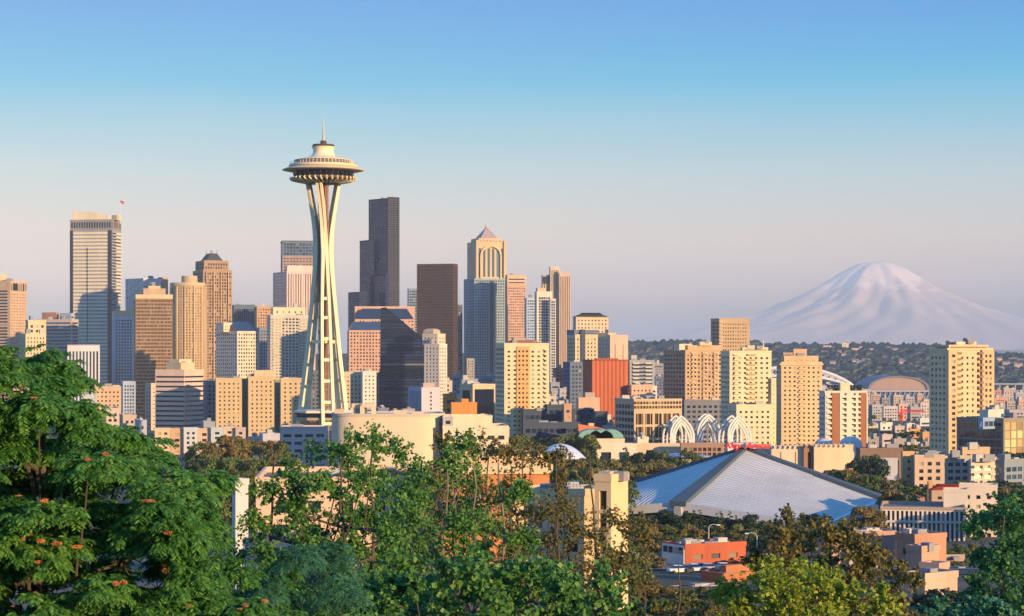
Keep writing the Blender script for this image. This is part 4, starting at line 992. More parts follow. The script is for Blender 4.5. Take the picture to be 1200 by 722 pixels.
# ------------------------------------------------------------------ round white hall under the needle and its neighbours
def cyl_hall():
    Y = 950; b = Bldg('round_hall', 'big windowless cream hall with rounded corners below the needle', 'hall', at=(452, Y))
    cx = XX(452, Y); a_, b_ = 25.6, 20.0; zt = ZZ(485, Y); tt = np.arange(72)*2*math.pi/72
    se = lambda k: [(cx+(a_+k)*abs(math.cos(t))**.42*np.sign(math.cos(t)), Y+22+(b_+k)*abs(math.sin(t))**.55*np.sign(math.sin(t))) for t in tt]
    m = MB(); m.prism(se(0), -1, zt-1, top=False); m.build('wall', W_((.74,.60,.42), var=.07), b.root, smooth=True)
    m = MB(); m.loft([[(*q, zt-1.1) for q in se(.35)], [(*q, zt) for q in se(.35)], [(*q, zt) for q in se(-.5)], [(*q, zt-.6) for q in se(-.5)]]); m.build('roof', W_((.6,.52,.42)), b.root)
    for x, h, w_ in ((418, 5, 4), (424, 3.2, 5), (398, 2.5, 4), (470, 2.0, 6), (490, 1.4, 5)): b.unit('roof_unit', W_((.66,.52,.36)), (XX(x, Y+15), Y+12, zt+h/2-.6), (w_, 4, h))
    q = XX(432, Y+14); m = MB(); m.box((q-2.5, Y+8, zt+1.6), (1.8, 2.4, 3.6)); m.box((q, Y+8, zt+3.6), (5.4, 2.6, 1.8)); m.box((q+2.7, Y+8, zt+1.4), (2.0, 2.4, 3.6)); m.build('duct', W_((.74,.6,.42)), b.root)
    b.finish()
    b = Bldg('office_building', 'cream block with two rows of paired windows joined to the curved hall', 'building', at=(519, 950))
    b.b(516, 519, 596, 499, 950, 4, W_((.74,.64,.46)), S(4.6,4.2,.62,.45,mt=2.4,mb=1,glass='dark'), units=1)
    b.b(518, 520, 577, 487, 954, 4, W_((.76,.66,.46)), None, yb=499.5, part='upper_wall')
    b.b(517, 519, 531, 488, 952, 4, W_((.46,.42,.44)), S(3,2.4,.85,.7,mt=.6,mb=.4,glass='mirror'), yb=499, part='louvre_wall')
    b.finish()
    b = Bldg('warehouse', 'small peach block between the cream paired window block and the cream front tower', 'building', at=(577, 960))
    b.b(575, 577, 597, 501, 1000, 6, W_((.68,.46,.32)), S(5,4,.3,.3), units=3); b.finish()
    b = Bldg('office_building', 'low pale pink pavilion at the foot of the needle', 'building', at=(328, 1020))
    b.b(326, 328, 384, 500, 1020, 4, W_((.62,.50,.48)), S(5,3.6,.7,.4,glass='teal'), units=2); b.finish()
    # satellite dish on the cream block
    t = empty('satellite_dish', (XX(566, 965), 965, ZZ(499, 950)-.9), 'small pale satellite dish on the roof of the cream paired window block', 'dish')
    m = MB(); c = t.location; m.lathe((0, 0, 0), [(.1, 0), (1, .12), (1.8, .5), (2.3, .9)], 20)
    v = m.v[0]; a = R(60); v2 = v.copy(); v2[:, 1] = -v[:, 2]*math.sin(a)-v[:, 1]*math.cos(a)*0+v[:, 1]*math.cos(a); v2[:, 2] = v[:, 1]*math.sin(a)+v[:, 2]*math.cos(a); m.v[0] = v2+np.array((c[0], c[1], c[2]+3.6)); m.build('reflector', W_((.7,.6,.46)), t, smooth=True)
    m = MB(); m.tube([(c[0], c[1], c[2]), (c[0], c[1], c[2]+3.5)], .2, 6); m.build('stand', plain((.3,.3,.3)), t)
cyl_hall()

# ------------------------------------------------------------------ arena with the four winged roof
def arena():
    O = np.array((XX(873, 745), 745.0)); h = 52; a = R(59)
    u = np.array((-math.cos(a), -math.sin(a)))*h; v = np.array((math.sin(a), -math.cos(a)))*h
    ap = ZZ(525.5, 745); zm = 10.2; zc = 5.0
    root = empty('arena', (O[0], O[1], 0), 'arena with broad pale ribbed tent roof and blue grey ridge beams', 'arena')
    m_, n, l, bs = _base('ribbed_roof'); bs.inputs['Roughness'].default_value = .5; bs.inputs['Metallic'].default_value = .1
    bs.inputs['Base Color'].default_value = (.50,.53,.56,1)
    rib = plain((.54,.55,.55), .55)
    def quadrant(U, V):
        m = MB(); k = 42; P = lambda s, t: (*(O+U*s+V*t), ap*(1-s)*(1-t)+zm*(s*(1-t)+t*(1-s))+zc*s*t)
        pts = [P(i/k, j/k) for j in range(k+1) for i in range(k+1)]
        m.add(pts, [[j*(k+1)+i, j*(k+1)+i+1, (j+1)*(k+1)+i+1, (j+1)*(k+1)+i] for j in range(k) for i in range(k)])
        q = m.build('roof', wallm((.64,.63,.60), .6, .26, .06), root, smooth=True)
        m2 = MB()
        for i in range(1, 28):
            s = i/28; pts = [P(s, t) for t in (.01, .995)]
            for c, d in zip(pts[:-1], pts[1:]): m2.beam((c[0], c[1], c[2]+.07), (d[0], d[1], d[2]+.07), .3, .22)
        m2.build('seam', rib, q, origin=tuple(root.location)).location = (0, 0, 0)
        e = MB(); 
        for c, d in ((P(1, 0), P(1, 1)), (P(0, 1), P(1, 1))): e.beam((c[0], c[1], c[2]-1.0), (d[0], d[1], d[2]-1.0), 1.6, 3.0)
        e.build('eave', W_((.72,.70,.68)), root)
    for U, V in ((u, v), (v, -u), (-u, -v), (-v, u)): quadrant(U, V)
    for U in (u, v, -u, -v):
        m = MB(); p = O+U*1.03; t = np.array((-U[1], U[0]))/h; w0 = 2.6
        A = [(*(O+t*w0*.4), ap+.75), (*(O-t*w0*.4), ap+.75), (*(p-t*w0*1.15), zm+.7), (*(p+t*w0*1.15), zm+.7)]
        B_ = [(q[0], q[1], q[2]-1.6) for q in A]
        m.add(A+B_, [[0,1,2,3],[4,7,6,5],[0,4,5,1],[1,5,6,2],[2,6,7,3],[3,7,4,0]]); m.build('ridge_beam', W_((.08,.12,.15)), root)
        m = MB(); m.loft([[(*(p+t*2.4), -1), (*(p-t*2.4), -1), (*(p-t*2.4-U/h*9), -1), (*(p+t*2.4-U/h*9), -1)], [(*(p+t*1.2), zm-.9), (*(p-t*1.2), zm-.9), (*(p-t*1.2-U/h*3), zm-.9), (*(p+t*1.2-U/h*3), zm-.9)]]); m.build('buttress', W_((.5,.48,.45)), root)
    m = MB(); pr = [tuple(O+(u+v)*.9), tuple(O+(v-u)*.9), tuple(O-(u+v)*.9), tuple(O+(u-v)*.9)]; m.prism(pr, -1, 4.9); m.build('wall', glass('navy'), root)
    m = MB(); m.box((O[0], O[1], ap+1.2), (9, 6, 1.6)); m.build('crown_platform', W_((.6,.55,.5)), root)
    # red cursive name sign: two faces of script on the top of the roof
    for x0, x1, seq, word in ((851, 865, 'Key', 0), (877, 896, 'Arena', 1)):
        cu = bpy.data.curves.new('lettering', 'FONT'); cu.body = seq; cu.size = 3.1; cu.extrude = .2; cu.shear = .35; cu.align_x = 'CENTER'; cu.offset = .09
        o_ = bpy.data.objects.new('t', cu); col.objects.link(o_); dg = bpy.context.evaluated_depsgraph_get(); me = bpy.data.meshes.new_from_object(o_.evaluated_get(dg)); bpy.data.objects.remove(o_)
        o = bpy.data.objects.new('lettering', me); col.objects.link(o); me.materials.clear()
        o.parent = root; o.rotation_euler = (R(90), 0, R(6 if word else -8))
        o.location = (XX((x0+x1)/2, 742)-O[0], -4.5, ZZ(525.5, 740)); me.materials.append(plain((.75,.02,.02), .4))
        o.scale = (1.15, 1.0, 1)
arena()

# ------------------------------------------------------------------ science centre arches and its low walls
def arch(cxp, Y, h, w, lab, rz=0):
    root = empty('gothic_arch', (XX(cxp, Y), Y, 0), lab, 'arch', 'white lattice arches'); X = root.location[0]
    mat = W_((.80,.76,.68), var=.05); zt = h; zs = h-13.0
    for yo in (-w/2, w/2):
        for k, f in enumerate((1, .83, .66) if yo < 0 else (1, .66)):
            for s_ in (-1, 1):
                xo = s_*w/2*f; z0 = zs+1.5-k*1.3; ztop = 11.0*(1-.05*k)
                pts = [(xo, yo, 0), (xo, yo, z0-4)]
                for t in np.linspace(0, 1, 9): pts.append((xo*(1-t**2.3), yo*(1-t*.35), z0+ztop*t))
                pts = [(X+p[0]*math.cos(rz)-p[1]*math.sin(rz), Y+p[0]*math.sin(rz)+p[1]*math.cos(rz), p[2]) for p in pts]
                m = MB(); m.tube(pts, .62, 5); m.build('rib', mat, root)
    m = MB()
    for k in range(14):
        z = 6+k*2.0
        if z > zs+2: break
        for s_ in (-1, 1):
            for yo in (-w/2, w/2):
                p = [(s_*w/2, yo), (s_*w/2*.42, yo)]; p = [(X+a*math.cos(rz)-b_*math.sin(rz), Y+a*math.sin(rz)+b_*math.cos(rz), z) for a, b_ in p]; m.beam(p[0], p[1], .22)
    m.build('lattice', mat, root)
arch(795, 1120, 27.5, 12.8, 'leftmost of the three white gothic lattice arches', .25)
arch(828, 1135, 28.0, 12.4, 'middle one of the three white gothic lattice arches', .15)
arch(861, 1120, 27.5, 12.8, 'rightmost of the three white gothic lattice arches', .3)

def low_walls():
    Y = 1040
    b = Bldg('museum', 'long low museum with fluted peach wall and a brown checkered panel under the arches', 'museum', at=(745, Y))
    b.b(744, 746, 800, 520, Y, 3, W_((.68,.52,.38)), S(3.2,None,.35,.8,mx=.8,mt=2,mb=1,d=.4,glass='bronze'), roof=True)
    b.b(797, 798, 848, 519, Y-12, 3, W_((.34,.22,.17)), S(2.4,2.4,.7,.7,d=.25,mt=1,mb=.5,glass='bronze'), part='checkered_wall')
    b.finish()
    b = Bldg('museum', 'pale peach fluted wall of a low hall behind the right side of the arena roof', 'museum', at=(885, Y))
    b.b(880, 882, 905, 521, Y, 3, W_((.64,.5,.38)), S(3.2,None,.35,.8,mx=.8,mt=2.4,mb=1,d=.4,glass='bronze'))
    b.b(902, 904, 943, 522.5, Y-8, 3, W_((.70,.54,.40)), S(9,None,.06,.9,mt=1.4,d=.2), part='panel_wall')
    b.b(941, 942, 955, 522, Y-10, 3, W_((.36,.19,.12)), S(3.4,None,.45,.86,mt=1.4,d=.5,glass='bronze'), part='brick_wall')
    b.b(953, 954, 1001, 521, Y-12, 3, W_((.78,.60,.40)), None, part='white_wall')
    for k in range(16): b.unit('cornice_rib', W_((.5,.42,.34)), (XX(903+k*6.2, Y-14), Y-14, ZZ(520.5, Y-8)), (.5, .8, 1.6))
    b.finish()
    for k, (x, y, r, lab) in enumerate(((965.5, 520, 4.6, 'smaller of the two pale domes on the low hall'), (997, 520, 5.8, 'larger of the two pale domes on the low hall'))):
        b = empty('dome', (XX(x, 1060), 1060, 0), lab, 'dome', 'pale domes on the low hall')
        m = MB(); m.lathe((b.location[0], 1060, 0), [(r, 5), (r, ZZ(521, 1060))]+[(r*math.cos(t), ZZ(521, 1060)+r*.72*math.sin(t)) for t in np.linspace(0, 1.55, 9)], 28); m.build('shell', W_((.62,.60,.58)), b, smooth=True)
    b = Bldg('pavilion', 'grey saddle roofed pavilion with a curved front left of the arena roof', 'building', at=(786, 960))
    b.b(775, 790, 830, 536, 960, 12, W_((.42,.4,.42)), S(4,None,.6,.6,mt=1,glass='navy'), roof=False, parapet=False)
    p = b.rect(770, 788, 836, 955, 12); m = MB(); pi = offset(p, 4); m.loft([[(*q, ZZ(536.5, 955)) for q in p], [(*q, ZZ(535, 955)) for q in p], [(*q, ZZ(533.5, 955)) for q in pi]]); m.build('roof', W_((.34,.38,.46)), b.root)
    b.finish()
    b = Bldg('pump_house', 'small red kiosk in the park left of the arena roof', 'building', at=(772, 985))
    b.b(770, 772, 776, 530, 985, 20, W_((.5,.06,.04)), S(2,3,.4,.5)); b.finish()
    # white shell dome
    root = empty('shell_dome', (XX(657, 950), 950, 0), 'broad shallow white shell roof among the park trees', 'dome')
    m = MB(); rings = []
    for t in np.linspace(0, 1.5, 9):
        rings.append([(root.location[0]+11.5*math.cos(t)*math.cos(a), 950+13*math.cos(t)*math.sin(a), ZZ(536, 950)+6.6*(1-math.cos(t)**2)-.4) for a in np.arange(32)*2*math.pi/32])
    m.loft([[(root.location[0]+(q[0]-root.location[0])*.8, 950+(q[1]-950)*.8, 0) for q in rings[0]], [(root.location[0]+(q[0]-root.location[0])*.8, 950+(q[1]-950)*.8, q[2]) for q in rings[0]]]+rings); m.build('shell', plain((.66,.68,.74), .4), root, smooth=True)
    # teal roofed hall
    b = Bldg('hall', 'cream hall with a green copper vaulted roof and white columns', 'hall', at=(696, 1000)); Y = 1000
    b.b(694, 696, 746, 520, Y, 5, W_((.72,.64,.50)), S(8,None,.55,.8,mt=1.5,mb=0,d=1.2,glass='blue',mx=1.5))
    b.b(683, 686, 732, 514, Y+12, 5, W_((.66,.58,.42)), S(5,3,.4,.3), part='upper_wall')
    for x in (688, 700, 712):
        m = MB(); c = XX(x+4, Y+15); pts = [[(c+6.0*math.cos(t), Y+13+d, ZZ(514.5, Y)+4.0*math.sin(t)) for t in np.linspace(0, math.pi, 12)] for d in (0, 14)]
        m.loft(pts, cap=True); m.poly(pts[0][::-1]); m.build('copper_vault', W_((.22,.42,.36)), b.root)
    b.finish()
    b = Bldg('hall', 'peach hall with a tilted orange roof behind the green copper vaults', 'building', at=(680, 1060)); Y = 1060
    b.b(677, 679, 716, 505, Y, 6, W_((.66,.46,.30)), S(4,4,.4,.4), parapet=False)
    p = b.rect(676, 678, 717, Y-1, 6); m = MB(); m.loft([[(*p[0], ZZ(505, Y)), (*p[1], ZZ(505, Y)), (*p[2], ZZ(505, Y)), (*p[3], ZZ(505, Y))], [(*(np.array(p[0])*.7+np.array(p[3])*.3), ZZ(497, Y)), (*(np.array(p[1])*.6+np.array(p[2])*.4-np.array((6, 0))), ZZ(501, Y)), (*(np.array(p[1])*.4+np.array(p[2])*.6-np.array((6, 0))), ZZ(501, Y)), (*(np.array(p[0])*.4+np.array(p[3])*.6), ZZ(497, Y))]]); m.build('roof', W_((.55,.18,.07)), b.root)
    b.b(689, 690, 696, 496, Y+8, 6, W_((.66,.5,.36)), None, yb=501, part='chimney')
    b.finish()
low_walls()

# ------------------------------------------------------------------ right side buildings
def right_side():
    b = Bldg('office_building', 'glass office with a dark blue left side and right side coloured golden for reflected sun', 'office', at=(1176, 980)); Y = 980
    b.b(1121, 1176, 1215, 490, Y, 42, W_((.30,.26,.20)), [S(4.6,4.2,.86,.86,d=.25,mt=.8,glass='sun_tinted'), None, None, S(3.4,3.8,.9,.8,d=.2,mt=1,glass='black')], units=1)
    b.b(1148, 1158, 1176, 480, Y+16, 42, W_((.66,.6,.52)), None, yb=491, part='penthouse', units=2)
    b.b(1146, 1152, 1176, 489.5, Y-3, 42, W_((.3,.42,.6)), S(3.4,3.8,.9,.85,d=.2,glass='mirror'), yb=503, part='blue_bay', parapet=False)
    b.finish()
    b = Bldg('apartment_block', 'long mid rise apartment block in cream and grey sections at right', 'apartments', at=(1071, 850)); Y = 850
    ss = S(3.6,3.0,.5,.5,mt=1.2,mb=.6)
    b.b(1056, 1058, 1072, 529, Y, 6, W_((.66,.42,.22)), S(3,3,.3,.4))
    b.b(1070, 1072, 1107, 533, Y-5, 8, W_((.56,.42,.32)), ss, units=3)
    b.b(1072, 1074, 1106, 529.5, Y, 8, W_((.42,.40,.40)), S(3.6,2.4,.6,.5), yb=534, part='attic')
    b.b(1105, 1107, 1138, 534, Y-2, 10, W_((.50,.44,.36)), S(3.6,3.0,.7,.5,mt=1.2,glass='navy'), units=3)
    b.b(1126, 1128, 1160, 524, Y+22, 10, W_((.60,.44,.28)), ss, units=3)
    b.b(1136, 1138, 1178, 538, Y-12, 16, W_((.62,.54,.42)), S(4.2,3.0,.7,.55,mt=1.2,glass='sun_tinted'), units=4)
    b.b(1166, 1177, 1200, 538.5, Y-12, 40, W_((.24,.28,.32)), S(3.6,3,.8,.6,glass='blue'), units=2)
    p = b.rect(1136, 1138, 1178, Y-12.7, 16); n_, r_ = np.array(p[0]), np.array(p[1])
    for j in range(3):
        for t in (.15, .4, .62, .86): b.unit('balcony', W_((.66,.6,.5)), (*(n_+(r_-n_)*t), ZZ(541, Y)-1.4-j*3.0), (2.4, 1.3, .9), R(16))
    b.finish()
    # finned white building
    b = Bldg('office_building', 'long white office of close vertical fins below the arena roof', 'office', at=(1032, 610)); Y = 640
    p = b.rect(1000, 1032, 1129, Y, -22)
    # front runs towards the viewer on its right
    A = np.array((XX(1032, 655), 655.0)); B_ = np.array((XX(1131, 650), 650.0)); ln = np.linalg.norm(B_-A); uu = (B_-A)/ln; nn_ = np.array((uu[1], -uu[0])); Dp = 26
    pl = [tuple(A), tuple(B_), tuple(B_-nn_*Dp), tuple(A-nn_*Dp)]; zt = ZZ(593.5, 655)
    b.block(pl, -1, zt, W_((.74,.70,.66)), S(1.35,None,.55,.98,d=.6,mx=.4,mt=.2,mb=0,glass='bronze'), units=0, pmat=W_((.46,.34,.26)))
    for k in (zt-4.6,): 
        q = (A+B_)/2+nn_*.1; b.unit('floor_band', W_((.6,.56,.52)), (*q, k), (ln, .5, .7), math.atan2(uu[1], uu[0]))
    c = A*.25+B_*.75-nn_*14; b.block([tuple(c), tuple(c+uu*7.5), tuple(c+uu*7.5-nn_*9), tuple(c-nn_*9)], zt-1, zt+4.8, W_((.74,.64,.52)), None, part='penthouse')
    c = A*.05+B_*.95-nn_*30; b.block([tuple(c), tuple(c+uu*12), tuple(c+uu*12-nn_*9), tuple(c-nn_*9)], -1, zt+5.4, W_((.70,.60,.50)), S(3,3,.4,.4), part='rear_wall')
    b.finish()
    # pink low buildings
    b = Bldg('apartment_block', 'blank salmon block behind the dark tree at lower right', 'building', at=(1100, 350)); Y = 350
    b.b(1062, 1080, 1101, 640, Y, 40, W_((.56,.34,.25), var=.25), [S(2.4,3,.4,.45,mt=1.2), None, None, S(2.4,3,.4,.45)], zb=20, units=3)
    b.b(1078, 1100, 1112, 660, Y-10, 52, W_((.55,.36,.28)), S(2.4,3,.4,.45), zb=20, part='porch_wall'); b.finish()
    b = Bldg('apartment_block', 'pink brick block with roof boxes behind the blank salmon block', 'building', at=(1090, 420)); Y = 420
    b.b(1050, 1072, 1109, 626, Y, 30, W_((.50,.27,.18), var=.25), S(2.8,3,.42,.45,mt=1.2), zb=15, units=6)
    b.b(1058, 1066, 1076, 620, Y+4, 30, W_((.66,.56,.48)), None, yb=628, part='penthouse'); b.finish()
    b = Bldg('apartment_block', 'low salmon house with small windows at the foot of the salmon block', 'building', at=(1082, 300)); Y = 300
    b.b(1060, 1084, 1122, 672, Y, 38, W_((.56,.40,.31), var=.25), S(2.2,2.6,.42,.5,mt=.8,mb=.5), zb=22, units=3); b.finish()
    b = Bldg('apartment_block', 'flat pink roofed block with vents left of the long white finned office', 'building', at=(980, 430)); Y = 430
    b.b(958, 975, 1050, 624, Y, 18, W_((.50,.30,.24)), S(3,3,.35,.4), zb=14, units=9); b.finish()
    b = Bldg('brick_house', 'brick house with brown hipped roof beyond the right arena ridge', 'house', at=(962, 820)); Y = 820
    b.b(953, 962, 1004, 560, Y, 20, W_((.42,.16,.08)), S(4,3,.4,.4), parapet=False, roof=False)
    p = b.rect(951, 960, 1006, Y-1, 20); pi = offset(p, 5); m = MB(); m.loft([[(*q, ZZ(560, Y)) for q in p], [(*q, ZZ(552, Y)) for q in pi]]); m.build('hip_roof', W_((.40,.14,.08)), b.root)
    b.b(993, 995, 999, 549, Y+5, 20, W_((.5,.2,.1)), None, yb=558, part='chimney'); b.finish()
    b = Bldg('brick_house', 'long low house with red metal roof before the apartment block', 'house', at=(1095, 740)); Y = 740
    b.b(1086, 1092, 1136, 574, Y, 14, W_((.4,.3,.24)), S(4,3,.4,.4), parapet=False, roof=False)
    p = b.rect(1085, 1091, 1138, Y-1, 14); pi = offset(p, 4); m = MB(); m.loft([[(*q, ZZ(574, Y)) for q in p], [(*q, ZZ(568, Y)) for q in pi]]); m.build('hip_roof', W_((.38,.06,.04)), b.root)
    b.b(1087, 1088.5, 1093, 564.5, Y+1, 14, W_((.55,.28,.14)), None, part='chimney'); b.finish()
    b = Bldg('house', 'small dark red roofed house left of the long white finned office', 'house', at=(1060, 720)); Y = 720
    b.b(1048, 1058, 1084, 583, Y, 16, W_((.3,.2,.18)), S(4,3,.4,.4), parapet=False, roof=False)
    p = b.rect(1047, 1057, 1085, Y-1, 16); pi = offset(p, 4); m = MB(); m.loft([[(*q, ZZ(583, Y)) for q in p], [(*q, ZZ(578, Y)) for q in pi]]); m.build('hip_roof', W_((.25,.07,.05)), b.root); b.finish()
    b = Bldg('warehouse', 'dark brown flat roofed shed with a pale end wall before the white domes', 'building', at=(1010, 960)); Y = 960
    b.b(1003, 1008, 1058, 525, Y, 8, W_((.22,.15,.12)), S(4,None,.5,.6,glass='navy'), units=4)
    b.b(1026, 1028, 1052, 537, Y-20, 8, W_((.45,.46,.5)), None, part='end_wall'); b.finish()
    # foreground terracotta and tan blocks
    b = Bldg('apartment_block', 'orange brick block with cream cornice showing through the middle trees', 'apartments', at=(520, 330)); Y = 330
    b.b(512, 520, 644, 556, Y, 6, W_((.62,.25,.10), var=.25), S(6.2,4.4,.42,.48,mx=1.4,mt=1.4,mb=1,d=.5), zb=21.5, parapet=False, roof=False)
    b.b(510, 518, 647, 545, Y-.6, 6, W_((.74,.56,.36)), None, yb=556.3, part='cornice_band')
    b.b(514, 522, 642, 532, Y+1, 6, W_((.70,.50,.32)), S(4.2,None,.5,.8,mt=.5,mb=.3,d=.4), yb=545, part='upper_wall', units=4)
    b.finish()
    b = Bldg('apartment_block', 'peach block half hidden behind the green leafy tree', 'apartments', at=(296, 340)); Y = 340
    b.b(287, 300, 512, 559, Y, 4, W_((.72,.50,.36)), S(5.4,4.2,.40,.5,mx=1.6,mt=2,d=.5), zb=21, units=8)
    b.b(272, 276, 291, 561, Y-8, 24, W_((.58,.56,.54)), None, zb=21, part='stair_wall')
    b.b(420, 424, 470, 553, Y+12, 12, W_((.62,.26,.12)), S(3,2,.4,.4), yb=559.5, part='penthouse')
    b.finish()
    b = Bldg('apartment_tower', 'blank tan stair tower with a tall glazed slot right of the orange brick block', 'apartments', at=(716, 280)); Y = 280
    wm = W_((.76,.56,.32), var=.07)
    b.b(697, 716, 736, 556, Y, 62, wm, [None, None, None, S(None,3.1,.9,.84,d=.4,mx=.7,mt=1.0,mb=0,glass='bronze')], zb=24, units=1)
    b.b(703, 714, 722, 552.5, Y+1.2, 62, W_((.5,.42,.34)), None, yb=557.5, part='roof_hatch')
    b.b(596, 600, 700, 573, Y+10, 3, W_((.74,.55,.33)), S(6,3.4,.3,.45,mt=2,mb=1,d=.4), zb=24, part='wing_wall', units=6)
    b.finish()
    # roof railing on the wing
    root = empty('roof_railing', (XX(655, 291), 291, ZZ(573, 290)), 'thin metal railing on the low tan roof beside the stair tower', 'railing')
    m = MB(); 
    for k in range(12): x = XX(640+k*4, 291); m.beam((x, 291, ZZ(573.5, 290)), (x, 291, ZZ(573.5, 290)+1.1), .05)
    m.beam((XX(640, 291), 291, ZZ(573.5, 290)+1.1), (XX(684, 291), 291, ZZ(573.5, 290)+1.1), .06); m.beam((XX(640, 291), 291, ZZ(573.5, 290)+.6), (XX(684, 291), 291, ZZ(573.5, 290)+.6), .05)
    m.build('rails', plain((.5,.5,.5), .4, .8), root)
    # red brick low buildings
    b = Bldg('shop_building', 'low red brick building with white framed windows and cluttered flat roof', 'building', at=(800, 430)); Y = 430
    b.b(776, 803, 874, 638, Y, 30, W_((.46,.12,.06), var=.3), [S(4.6,None,.5,.6,mt=.9,mb=1.0,d=.3,glass='pale'), None, None, S(4,None,.3,.5,mt=1,mb=1.2,glass='dark')], zb=16.5, units=14)
    p = b.rect(776, 803, 874, Y, 30); n_, l_ = np.array(p[0]), np.array(p[3]); q = (n_+l_)/2+np.array((-.866, -.5))*.12
    b.unit('white_wall', W_((.72,.70,.68)), (*q, (ZZ(639.5, Y)+16)/2), (np.linalg.norm(l_-n_)-.4, .22, ZZ(639.5, Y)-16), R(120))
    for j in range(4): b.unit('side_window', glass('dark'), (*(n_+(l_-n_)*(.15+.22*j)+np.array((-.866, -.5))*.25), ZZ(646, Y)), (1.5, .1, 1.3), R(120))
    b.finish()
    b = Bldg('shop_building', 'nearer low red brick building with a parapet stepping up to the right', 'building', at=(840, 350)); Y = 350
    b.b(822, 848, 880, 672, Y, 32, W_((.52,.18,.09), var=.25), S(3,2.4,.4,.5,mt=1), zb=19.5, units=3)
    b.b(846, 851, 886, 663, Y+3, 32, W_((.54,.19,.09), var=.25), None, zb=19.5, part='step_wall')
    b.b(784, 806, 868, 690, Y-16, 30, W_((.50,.22,.13), var=.25), S(2.6,None,.6,.6,mt=.6,mb=.6,d=.3,glass='bronze'), zb=21, part='front_wall', units=5)
    b.finish()
right_side()

